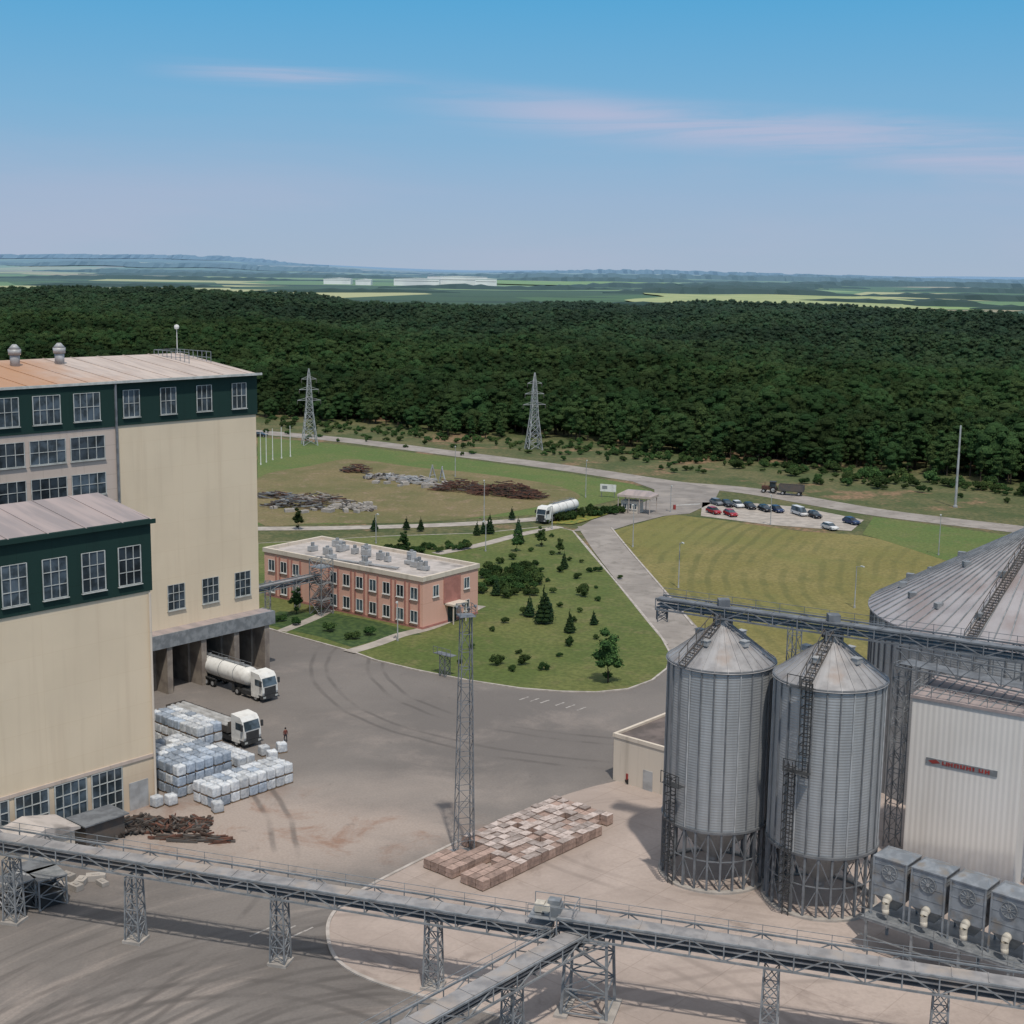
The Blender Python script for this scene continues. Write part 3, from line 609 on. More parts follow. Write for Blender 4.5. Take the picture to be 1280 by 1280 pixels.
for k in range(3): mb.beam((-31+k*.3,.6,7.95),(-8,3+k*.3,8.0),.16)
part('roof_pipe',mb,['galvlight'],of)
mb=MB(); mb.lattice((0,0,0),(0,0,9),2.6,2.6,4,.08)
for k in range(3): mb.box(-1.3,1.3,-1.3,1.3,2.6*(k+1)-.1,2.6*(k+1))
for k in range(3):
    s=1 if k%2 else -1
    for i in range(9): mb.box(-1.2+i*.27 if s>0 else 1.2-i*.27-.27,-1.2+i*.27+.27 if s>0 else 1.2-i*.27,-1.25,-.3,2.6*k+.28*i,2.6*k+.28*i+.05)
st=part('stair_tower',mb,['galv'],None,P(402,768),RO); tag(st,'grey open steel stair tower against the salmon office','staircase')
def gallery(par,p0,p1,w=1.9,h=1.3,step=2.4,rail=True,tm='galv',cm='cover',cover=True,th=1.):
    p0=Vector(p0);p1=Vector(p1);d=p1-p0;L=d.length;d.normalize(); s=d.cross(ZZ).normalized(); Z=ZZ; n=max(2,int(L/step))
    mb=MB()
    for sg in (-1,1):
        o=s*sg*w/2; mb.beam(p0+o,p1+o,.14*th); mb.beam(p0+o+Z*h,p1+o+Z*h,.13*th)
        for i in range(n+1):
            q=p0+d*(L*i/n)+o; mb.beam(q,q+Z*h,.09*th)
            if i<n:
                q2=p0+d*(L*(i+1)/n)+o
                mb.beam(q if i%2 else q+Z*h,q2+Z*h if i%2 else q2,.08*th)
    for i in range(n+1):
        q=p0+d*(L*i/n); mb.beam(q-s*w/2,q+s*w/2,.1)
    part('truss',mb,[tm],par)
    mb=MB(); mb.beam(p0+Z*.1-s*w*.1,p1+Z*.1-s*w*.1,w*.72,.06); part('walkway',mb,['steelgrey'],par)
    if cover:
        mb=MB(); a=p0+Z*(h*.8)+s*w*.1; b_=p1+Z*(h*.8)+s*w*.1; mb.beam(a,b_,w*.5,h*.26); mb.beam(a+Z*h*.16,b_+Z*h*.16,w*.6,.05); mb.beam(a-Z*h*.42,b_-Z*h*.42,w*.36,h*.12)
        for i in range(int(L/2.4)):
            q=a+d*(2.4*i+1.2); mb.beam(q+Z*(h*.2)-s*w*.3,q+Z*(h*.2)+s*w*.3,.07)
        part('conveyor_cover',mb,[cm],par)
    if rail:
        mb=MB(); o=-s*(w/2+.05)
        for zz in (.55,1.0): mb.beam(p0+o+Z*(h+zz-.35),p1+o+Z*(h+zz-.35),.035)
        for i in range(n*1+1): q=p0+d*(L*i/n)+o; mb.beam(q+Z*h,q+Z*(h+.68),.04)
        part('railing',mb,[tm],par)
pb=thing('pipe_bridge','grey lattice pipe bridge between mill and office','pipe bridge')
gallery(pb,P(318,741,5.5),P(398,724,5.5),1.4,.9,2.2,False)
for (u,v) in [(335,768),(372,760)]:
    p=P(u,v); mb=MB(); mb.lattice((0,0,0),(0,0,5.4),.8,.8,4,.07); part('support_column',mb,['galv'],pb,p)
# ---------------------------------------------------------------- foreground conveyor
G0=P(18,1152); G1=P(735,1264); gd=(G1-G0).normalized()
gs=G0-gd*12; ge=G1+gd*44
cv=thing('conveyor_gallery','long grey lattice conveyor gallery raised on trestle columns over the yard','conveyor')
J=P(690,1256)
gallery(cv,gs+ZZ*6.6,J+ZZ*5.4,2.2,1.2)
gallery(cv,J+gd*.5+ZZ*6.2,ge+ZZ*5.6,2.4,1.35)
rotg=math.atan2(gd.y,gd.x)
for u,v in [(18,1152),(165,1180),(347,1208),(540,1236),(960,1300),(1170,1330)]:
    p=P(u,v); tt=(p-gs).dot(gd); p=gs+gd*tt; mb=MB(); mb.lattice((0,0,.25),(0,0,5.6),1.25,1.0,4,.08,0,0); mb.box(-.8,.8,-.8,.8,0,.25,1)
    part('trestle_column',mb,['galv','conc'],cv,p,rotg)
p=P(735,1262); mb=MB()
for sx_ in (-1,1):
    for sy in (-1,1): mb.beam((sx_*1.7,sy*1.5,.2),(sx_*1.5,sy*1.2,6.2),.2)
for z in (.3,2.2,4.2,6.0):
    for s_ in (-1,1): mb.beam((-1.65,s_*1.4,z),(1.65,s_*1.4,z),.1); mb.beam((s_*1.6,-1.4,z),(s_*1.6,1.4,z),.1)
for z in (.3,2.2,4.2):
    for s_ in (-1,1): mb.beam((-1.65,s_*1.4,z),(1.65,s_*1.4,z+1.9),.09); mb.beam((1.65,s_*1.4,z),(-1.65,s_*1.4,z+1.9),.09)
for s_ in (-1,1): mb.box(s_*1.7-.5,s_*1.7+.5,-1.9,1.9,0,.22,1)
part('trestle_tower',mb,['galv','conc'],cv,p,rotg)
mb=MB(); mb.box(-.6,.6,-.55,.55,0,.8,0); mb.box(-1.4,-.7,-.35,.4,.1,.75,1); mb.cyl((-.4,-.8,.6),(-.4,.8,.6),.3,.3,12,1); mb.box(-.4,.5,-.4,.35,.8,1.15,0)
for q in ((-1.7,-1.1,1.7,-1.1),(1.7,-1.1,1.7,1.1),(1.7,1.1,-1.7,1.1)): mb.beam((q[0],q[1],1),(q[2],q[3],1),.05,None,0)
for q in ((-1.7,-1.1),(0,-1.1),(1.7,-1.1),(1.7,1.1),(-1.7,1.1)): mb.beam((q[0],q[1],0),(q[0],q[1],1),.05,None,0)
mb.box(-1.7,1.7,-1.1,1.1,-.06,-.002,0)
part('drive_unit',mb,['galv','cream_paint'],cv,J+ZZ*7.3,rotg)
cv2=thing('conveyor_gallery','grey branch conveyor gallery with railings joining the trestle tower','conveyor')
j2=P(738,1250)+ZZ*5.2
gallery(cv2,j2-A*32,j2,2.3,1.2)
for k in (9,20,31):
    mb=MB(); mb.lattice((0,0,.2),(0,0,5.1),1.2,1.0,4,.08); mb.box(-.8,.8,-.8,.8,0,.2,1); q=j2-A*k; q.z=0; part('trestle_column',mb,['galv','conc'],cv2,q,R2)
# ---------------------------------------------------------------- silos
def silo(loc,label,segs,angd,lt=1.):
    R=4.68; e=thing('grain_silo',label,'silo',loc,.1,'twin grain silos')
    mb=MB(); mb.rev([(R,5.6),(R,20.2)],78); part('shell',mb,['silo'],e,smooth=True)
    mb=MB()
    for i in range(26):
        a=2*pi*i/26; c_,s_=math.cos(a),math.sin(a); mb.beam(((R+.05)*c_,(R+.05)*s_,5.5),((R+.05)*c_,(R+.05)*s_,20.2),.12,.11,0 if i%4 else 1)
    for z in (5.6,20.15): mb.rev([(R+.0,z-.12),(R+.2,z-.1),(R+.2,z+.1),(R+.0,z+.12)],52,0)
    part('stiffener_frame',mb,['silorib','silolight'],e)
    mb=MB(); n=26
    mb.rev([(R+.25,20.1),(.7,23.3)],52); mb.rev([(.75,23.25),(.75,23.8),(.02,23.85)],20)
    for i in range(n):
        a=2*pi*i/n; mb.beam(((R+.2)*math.cos(a),(R+.2)*math.sin(a),20.16),(.7*math.cos(a),.7*math.sin(a),23.35),.08)
    part('roof',mb,['siloroof'],e)
    for a in (.6,2.2,3.9,5.3):
        mb=MB(); mb.box(-.3,.3,-.3,.3,0,.45); mb.box(-.36,.36,-.36,.36,.45,.52); part('roof_vent',mb,['galvlight'],e,(2.6*math.cos(a),2.6*math.sin(a),21.85),a)
    mb=MB(); mb.rev([(R-.1,5.55),(.5,1.6),(.4,1.0)],32); part('hopper',mb,['silo'],e)
    lg=MB(); lg.beam((0,0,0),(0,0,5.6),.18,.24); lg.box(-.25,.25,-.25,.25,0,.08); lm=lg.mesh('leg',['steelgrey'])
    for i in range(26):
        a=2*pi*i/26; part('leg',lm,None,e,(R*math.cos(a),R*math.sin(a),0),a)
    mb=MB()
    for i in range(26):
        a=2*pi*i/26;b_=2*pi*(i+1)/26; f=lambda t,z:(R*math.cos(t),R*math.sin(t),z)
        for z in (.3,3.0):
            if i%2: mb.beam(f(a,z),f(b_,z+2.5),.07)
            else: mb.beam(f(b_,z),f(a,z+2.5),.07)
        mb.beam(f(a,2.9),f(b_,2.9),.09)
    mb.rev([(R-.2,0),(R-.2,.22),(R+.35,.22),(R+.35,0)],40,1); part('leg_bracing',mb,['steelgrey','conc'],e)
    mb=MB(); a=math.radians(angd); c_,s_=math.cos(a),math.sin(a); T=Vector((-s_,c_,0)); v=Vector((c_,s_,0)); O=v*(R+.45)
    for (z0,z1,off) in segs:
        for t in (-.28,.28): mb.beam(O+T*(t+off)+ZZ*z0,O+T*(t+off)+ZZ*z1,.07*lt)
        z=z0
        while z<z1: mb.beam(O+T*(off-.28)+ZZ*z,O+T*(off+.28)+ZZ*z,.05*lt); z+=.35
        z=z0+2.2
        while z<z1+.6:
            for q in ((-.38,0,-.38,.75),(-.38,.75,.38,.75),(.38,.75,.38,0)):
                mb.beam(O+T*(off+q[0])+v*q[1]+ZZ*z,O+T*(off+q[2])+v*q[3]+ZZ*z,.06*lt)
            z+=.8
        for t in (-.38,0,.38): mb.beam(O+T*(off+t)+v*.75+ZZ*(z0+2.2),O+T*(off+t)+v*.75+ZZ*(z1+.5),.055*lt)
        z=z1-.4
        mb.add([O+T*-1.1+ZZ*z,O+T*1.1+ZZ*z,O+T*1.1+v*.9+ZZ*z,O+T*-1.1+v*.9+ZZ*z],[(0,1,2,3)])
        for t in (-1.1,0,1.1): mb.beam(O+T*t+v*.9+ZZ*z,O+T*t+v*.9+ZZ*(z+1.1),.06)
        mb.beam(O+T*-1.1+v*.9+ZZ*(z+1.1),O+T*1.1+v*.9+ZZ*(z+1.1),.06)
    part('ladder',mb,['darkgrey'],e)
    mb=MB()
    for i in range(11):
        t=i/10; q=v*(R+.3-t*(R-.6))+ZZ*(20.35+3*t); mb.beam(q-T*.4,q+T*.4,.08)
    for s2 in (-.4,.4):
        mb.beam(v*(R+.3)+T*s2+ZZ*20.4,v*.8+T*s2+ZZ*23.4,.08); mb.beam(v*(R+.3)+T*s2+ZZ*21.4,v*.8+T*s2+ZZ*24.4,.06)
        for t in (0,.25,.5,.75,1): q=v*(R+.3-t*(R-.5))+T*s2+ZZ*(20.4+3*t); mb.beam(q,q+ZZ,.06)
    part('roof_stair',mb,['steeldark'],e)
    return e
S1=P(891,1089); S2=P(1023,1121)
silo(S1,'tall galvanised grain silo with conical roof beside its twin',((0,10,-.4),),213)
silo(S2,'tall galvanised grain silo with caged ladder on open steel legs',((0,13.5,-.7),(12.6,20.8,.5)),227,1.1)
BS=P(1283,975); bs=thing('large_grain_silo','very wide galvanised grain silo with shallow ribbed conical roof','silo',BS)
R=17.4; mb=MB(); mb.rev([(R,0),(R,18.6)],96); part('shell',mb,['silo'],bs,smooth=True)
mb=MB()
for i in range(72):
    a=2*pi*i/72; mb.beam(((R+.07)*math.cos(a),(R+.07)*math.sin(a),0),((R+.07)*math.cos(a),(R+.07)*math.sin(a),18.6),.16,.14)
part('stiffener_frame',mb,['silorib'],bs)
AZ=28.2
mb=MB(); mb.rev([(R+.4,18.45),(R+.4,18.6),(1.2,AZ)],72); mb.rev([(1.3,AZ-.1),(1.3,AZ+1),(.05,AZ+1.2)],24)
for i in range(72):
    a=2*pi*i/72; r0=R+.35; mb.beam((r0*math.cos(a),r0*math.sin(a),18.7),(1.3*math.cos(a),1.3*math.sin(a),AZ+.05),.11,.11,1)
part('roof',mb,['bigroof','galv'],bs)
for ring,rr_ in enumerate((14.2,8.5)):
    zz_=18.6+(R+.4-rr_)/(R-.8)*(AZ-18.6)
    for i in range(18 if ring==0 else 10):
        a=2*pi*i/(18 if ring==0 else 10)+.1; mb=MB(); mb.box(-.4,.4,-.3,.3,-.1,.45); part('roof_vent',mb,['galv'],bs,(rr_*math.cos(a),rr_*math.sin(a),zz_),a)
for ang in (228,258):
    a=math.radians(ang); v=Vector((math.cos(a),math.sin(a),0)); T=Vector((-v.y,v.x,0)); mb=MB(); dz=AZ-18.7
    for i in range(48):
        t=i/47; q=v*(R+.3-t*(R-1.2))+ZZ*(18.9+dz*t); mb.beam(q-T*.45,q+T*.45,.1)
    for s2 in (-.45,.45):
        mb.beam(v*(R+.3)+T*s2+ZZ*18.9,v*1.4+T*s2+ZZ*(18.9+dz),.09); mb.beam(v*(R+.3)+T*s2+ZZ*19.9,v*1.4+T*s2+ZZ*(19.9+dz),.06)
        for k in range(13): t=k/12; q=v*(R+.3-t*(R-1.1))+T*s2+ZZ*(18.9+dz*t); mb.beam(q,q+ZZ,.06)
    part('roof_stair',mb,['steeldark'],bs)
mb=MB(); mb.lattice((0,0,AZ+1),(0,0,AZ+3.4),2.4,2.4,2,.1); part('top_platform',mb,['steelgrey'],bs)
og=thing('overhead_conveyor','grey lattice conveyor gallery running over the silo tops','conveyor')
gB=(S2-S1).normalized(); g0=S1-gB*6.2
gallery(og,g0+ZZ*24.0,g0+gB*62+ZZ*24.0,1.7,1.0,2.2,True,'steelgrey','steelgrey')
for S_ in (S1,S2):
    mb=MB(); mb.lattice((0,0,23.4),(0,0,24.2),1.4,1.4,1,.1); mb.box(-.5,.5,-.5,.5,24.9,25.6); part('silo_inlet',mb,['steelgrey'],og,S_)
mb=MB(); mb.lattice((0,0,22.8),(0,0,24),.9,.9,2,.07); part('end_platform',mb,['steelgrey'],og,g0+gB*.3)
q=S1+(S2-S1)*.5+A*3.2; mb=MB(); mb.lattice((0,0,0),(0,0,24),.9,.9,16,.06,cross=False); part('support_mast',mb,['galv'],og,q,R2)
# ---------------------------------------------------------------- white clad tower
Ct=P(1127,1085); RT=-math.radians(33)
tw=thing('elevator_tower','white ribbed clad elevator tower carrying a red lettered sign','tower building',Ct,RT)
mb=MB(); mb.box(0,9.9,0,8,0,16.4); part('wall',mb,['clad'],tw)
mb=MB(); mb.box(-.15,10.05,-.15,8.15,16.4,16.65,0)
for i in range(11): mb.beam((.2+i*.95,.1,16.65),(.2+i*.95,7.9,16.72),.1,.1,1)
part('roof',mb,['greyroof','galv'],tw)
mb=MB()
for z in (17.2,17.7):
    for q in ((0,0,9.9,0),(9.9,0,9.9,8),(9.9,8,0,8),(0,8,0,0)): mb.beam((q[0],q[1],z),(q[2],q[3],z),.06)
for i in range(7):
    for y_ in (0,8): mb.beam((i*1.65,y_,16.65),(i*1.65,y_,17.7),.06)
for i in range(1,5):
    for x_ in (0,9.9): mb.beam((x_,i*1.6,16.65),(x_,i*1.6,17.7),.06)
part('roof_railing',mb,['galv'],tw)
mb=MB(); mb.box(1.6,7.9,-.1,-.003,10.55,11.1,0)
part('sign_board',mb,['galv'],tw,label='grey sign strip with red lettering')
mb=MB(); mb.add([(1.8,-.12,10.85),(2.5,-.12,11.05),(2.9,-.12,10.77),(2.2,-.12,10.62)],[(0,3,2,1)])
for i,wd in enumerate([.5,.42,.42,.42,.42,.18,.42,.42]):
    x0=3.05+i*.54
    mb.box(x0,x0+.14,-.125,-.102,10.65,11.0); mb.box(x0+wd-.14,x0+wd,-.125,-.102,10.65,11.0)
    mb.box(x0,x0+wd,-.123,-.104,(10.66,10.78,10.9)[i%3],(10.66,10.78,10.9)[i%3]+.1)
part('sign_lettering',mb,['red'],tw)
ls=thing('lattice_platform','blue-grey steel lattice service platform behind the white tower','platform')
c0=Ct+A*4-B*3
gallery(ls,c0+ZZ*18.2,c0+B*40+ZZ*18.2,3.0,1.8,2.,True,'steelgrey','steelgrey',False)
mb=MB(); mb.lattice((0,0,0),(0,0,18.2),1.2,1.2,12,.07,cross=False); part('support_mast',mb,['galv'],ls,c0+B*0,R2)
mb=MB(); mb.lattice((0,0,0),(0,0,18.2),1.6,1.6,10,.1); part('support_mast',mb,['steelgrey'],ls,c0+B*15,R2)
Fp=P(1080,1190)
fp=thing('equipment_platform','long steel platform with railings carrying dust filter units','platform',Fp,R2)
mb=MB(); mb.box(-.5,28,0,4.2,2.75,2.95)
for i in range(8):
    x=i*3.9
    for y_ in (.1,4.0): mb.beam((x,y_,0),(x,y_,2.75),.2)
mb.beam((-.5,.1,1.4),(28,.1,1.4),.1)
part('deck',mb,['galv'],fp)
mb=MB()
for i in range(15): mb.beam((i*1.95,-.3,2.8),(i*1.95,-.3,3.9),.05)
for z in (3.35,3.9): mb.beam((-.5,-.3,z),(28,-.3,z),.05)
part('railing',mb,['galv'],fp)
fu=thing('dust_filter_unit','tall blue-grey box filter with round fan and short pale outlet duct','filter unit',(0,0,0),0,'row of dust filter units')
mb=MB(); mb.box(-1.4,1.4,-1.3,1.3,1.7,4.9); mb.box(-1.5,1.5,-1.4,1.4,4.9,5.0)
mb.add([(-1.5,-1.4,5.0),(1.5,-1.4,5.0),(1.5,1.4,5.0),(-1.5,1.4,5.0),(-1.0,0,5.35),(1.0,0,5.35)],[(0,1,5,4),(2,3,4,5),(1,2,5),(3,0,4)])
for s_ in (-1,1): mb.beam((s_*1.42,-1.32,0),(s_*1.42,-1.32,4.95),.14); mb.beam((s_*1.4,1.3,0),(s_*1.4,1.3,5),.14)
for z in (2.6,3.6,4.4): mb.box(-1.4,1.4,-1.33,-1.302,z-.03,z+.03); mb.box(1.402,1.43,-1.3,1.3,z-.03,z+.03)
part('filter_housing',mb,['galvblue'],fu)
mb=MB(); mb.add([(-1.3,-1.25,1.7),(1.3,-1.25,1.7),(1.3,1.25,1.7),(-1.3,1.25,1.7),(-.3,-.3,.4),(.3,-.3,.4),(.3,.3,.4),(-.3,.3,.4)],[(0,4,5,1),(1,5,6,2),(2,6,7,3),(3,7,4,0),(4,7,6,5)]); part('hopper',mb,['galv'],fu)
fanm=MB(); fanm.rev([(.66,0),(.66,.08),(.6,.08),(.6,.02),(.02,.02)],24,0); fanm.v=[(x,-z,y) for x,y,z in fanm.v]
for i in range(11):
    a=2*pi*i/11; fanm.beam((0,-.04,0),(.58*math.cos(a),-.04,.58*math.sin(a)),.1,.02,0)
fanm.cyl((0,-.05,0),(0,-.09,0),.14,.14,10,1)
part('fan',fanm,['galv','galvlight'],fu,(0,-1.335,3.9))
mb=MB(); pp=[(0,-1.2,1.75),(0,-1.6,1.7),(0,-1.78,1.45),(.02,-1.8,1.0),(.1,-1.82,.55)]
for i in range(len(pp)-1): mb.cyl(pp[i],pp[i+1],.36-.02*i,.36-.02*(i+1),14,0,i in (0,len(pp)-2))
part('outlet_duct',mb,['cream_paint'],fu,smooth=True)
base=Fp+A*2.3+ZZ*2.96
fu.location=base+B*1.3; fu.rotation_euler=(0,0,R2); fu.scale=(.98,.95,1.0)
for k in range(1,7): clone(fu,base+B*(1.3+3.25*k),R2)
# ---------------------------------------------------------------- low shed by the silos
Cs=P(766,975); sh=thing('low_shed','low cream rendered shed with dark flat roof by the silos','shed',Cs,R2)
mb=MB(); mb.box(0,9,0,13,0,5.0); part('wall',mb,['cream'],sh)
mb=MB(); mb.box(.25,8.75,.25,12.75,5.0,5.05,0); mb.box(-.1,9.1,-.1,.25,4.9,5.3,1); mb.box(-.1,9.1,12.75,13.1,4.9,5.3,1); mb.box(-.1,.25,.25,12.75,4.9,5.3,1); mb.box(8.75,9.1,.25,12.75,4.9,5.3,1); part('roof',mb,['darkroof','cream'],sh)
mb=MB(); mb.box(-.6,.6,-.06,0,0,2.2); part('door',mb,['galvlight'],sh,(4.6,-.002,0))
mb=MB(); mb.box(-.7,.7,-.5,.5,.4,1.2); mb.cyl((-.4,-.55,.35),(-.4,.55,.35),.35,.35,14,1); mb.cyl((.5,-.55,.3),(.5,.55,.3),.3,.3,14,1); mb.beam((.6,0,1.2),(1.0,0,1.9),.1); mb.box(-.5,.2,-.35,.35,1.2,1.6,1)
tag(part('compressor_cart',mb,['red','black'],None,P(788,978),.4),'small red wheeled compressor parked by the shed','machine')
# ---------------------------------------------------------------- lattice mast
Mp=P(580,1068); mm=thing('lighting_mast','slender steel lattice mast with a lamp platform on top','mast',Mp,.3)
mb=MB(); mb.lattice((0,0,0),(0,0,23),1.6,.9,14,.056,cross=False); mb.box(-1.1,1.1,-1.1,1.1,0,.15); part('lattice_shaft',mb,['steelgrey'],mm)
mb=MB(); mb.box(-.75,.75,-.75,.75,23,23.06)
for sx_,sy in ((-1,-1),(1,-1),(1,1),(-1,1)): mb.beam((sx_*.73,sy*.73,23.07),(sx_*.73,sy*.73,24.0),.045)
for z in (23.55,24.0):
    for q in ((-1,-1,1,-1),(1,-1,1,1),(1,1,-1,1),(-1,1,-1,-1)): mb.beam((q[0]*.73,q[1]*.73,z),(q[2]*.73,q[3]*.73,z),.035)
part('top_platform',mb,['steelgrey'],mm)
for k in range(4):
    a=k*1.57; mb=MB(); mb.cyl((0,0,0),(.2,0,-.1),.1,.18,10); part('floodlight',mb,['steelgrey'],mm,(.75*math.cos(a),.75*math.sin(a),23.9),a)
mb=MB(); mb.beam((.95,0,0),(.6,0,23),.035); mb.beam((.95,.34,0),(.6,.34,23),.035)
for i in range(60): mb.beam((.95-.35*i/60,0,.38*i),(.95-.35*i/60,.34,.38*i),.025)
part('ladder',mb,['steelgrey'],mm)
mb=MB(); mb.lattice((0,0,0),(0,0,3.0),1.0,1.0,3,.06); mb.box(-1.6,1.6,-.6,.6,3.0,3.08); mb.beam((-1.6,-.6,4),(1.6,-.6,4),.05)
for i in range(5): mb.beam((-1.6+.8*i,-.6,3),(-1.6+.8*i,-.6,4),.05)
tag(part('steel_stand',mb,['steelgrey'],None,P(556,845),R2),'small grey steel access stand beside the lawn kerb','stand')
# ---------------------------------------------------------------- bulk bags / pallets
def bag(body,seed):
    r=random.Random(seed); mb=MB()
    for i in range(3): mb.box(-.52,.52,-.5+i*.45,-.4+i*.45,0,.1,1)
    mb.rev([(.02,.11),(.50,.11),(.535,.18),(.545,.55),(.535,.98),(.50,1.06),(.2,1.10),(.1,1.11),(.07,1.18),(.01,1.19)],24,0,sq=11)
    mb.v=[(x+r.uniform(-.014,.014),y+r.uniform(-.014,.014),z+(.035*math.sin(7*x+seed)*math.cos(6*y+seed) if z>.95 else 0)) for x,y,z in mb.v]
    for q in ((-.46,-.46),(.46,-.46),(.46,.46),(-.46,.46)): mb.beam((q[0],q[1],1.0),(q[0]*.85,q[1]*.85,1.16),.05,None,0)
    return mb.mesh('bulk_bag',[body,'wood'],False)
ib=[[bag('bagwhite',i) for i in range(3)],[bag('bagblue',i+5) for i in range(3)]]
random.seed(21)
def put(name,me,p,rot,lab,cat,grp):
    tag(part(name,me,None,None,p,rot),lab,cat,grp)
def putbag(p,kd,rot):
    put('bulk_bag',random.choice(ib[kd]),p,rot,('square white woven bulk bag stacked in the yard','square bluish grey woven bulk bag stacked in the yard')[kd],'bulk bag','stacked bulk bags')
def stackgrid(a0,a1,b0,b1,hf,kind,sp=1.17,gap=.015,mix=.8):
    na=int((a1-a0)/sp); nb=int((b1-b0)/sp)
    for i in range(na):
        for j in range(nb):
            if random.random()<gap: continue
            n=hf(i,j,na,nb)
            for k in range(n):
                if k<n-1 and 0<i<na-1 and 0<j<nb-1 : continue   # fully enclosed lower tiers are out of sight
                p=Cn+A*(a0+i*sp+random.uniform(-.04,.04))+B*(b0+j*sp+random.uniform(-.04,.04))+ZZ*(.03+1.12*k)
                putbag(p,kind if random.random()<mix else 1-kind,R1+random.uniform(-.05,.05)+random.choice((0,pi/2)))
stackgrid(3.2,14.8,3.0,6.8,lambda i,j,na,nb:2,0)
stackgrid(2.6,10.0,-4.4,1.8,lambda i,j,na,nb:3,1)
stackgrid(10.4,13.2,-4.4,1.8,lambda i,j,na,nb:2,0,1.17,.05)
stackgrid(3.0,11.2,-10.5,-5.4,lambda i,j,na,nb:2,0)
stackgrid(11.4,15.4,-16.5,-7.0,lambda i,j,na,nb:3,0)
for (u,v) in [(196,1008),(214,1006),(272,1015),(330,944),(352,940),(340,950)]:
    putbag(P(u,v)+ZZ*.03,0,R1+random.uniform(-.4,.4))
def bp(top,hh):
    mb=MB()
    for i in range(3): mb.box(-.48,.48,-.38+i*.33,-.28+i*.33,0,.1,2)
    n=4
    for k in range(n): mb.box(-.49+.015*(k%2),.49-.015*(k%2),-.43+.015*(k%2),.43-.015*(k%2),.1+k*hh/n,.1+(k+1)*hh/n-.02,0)
    mb.box(-.485,.485,-.42,.42,.1+hh,.13+hh,1)
    return mb.mesh('brick_pallet',['brick','wrap' if top else 'brick','wood'])
bpm=[bp(1,.86),bp(0,.8),bp(1,.95)]
O_=P(604,1116)
random.seed(4)
for i in range(20):
    for j in range(9):
        if i<4 and j>7: continue
        if (i>16 and j<1) or random.random()<.02: continue
        if i<5 and j==3: continue
        kd=1 if i<5 or random.random()<.18 else random.choice((0,0,2))
        p=O_+A*(.55+i*1.01+random.uniform(-.025,.025))-B*(.5+j*.93+random.uniform(-.025,.025))+ZZ*.03
        if (p-Mp).length<1.5: continue
        put('brick_pallet',bpm[kd],p,R1+random.uniform(-.03,.03),('dusty wrapped pallet of bricks stacked on the concrete','pallet of reddish brown bricks stacked on the concrete')[kd==1],'pallet of bricks','rows of brick pallets')
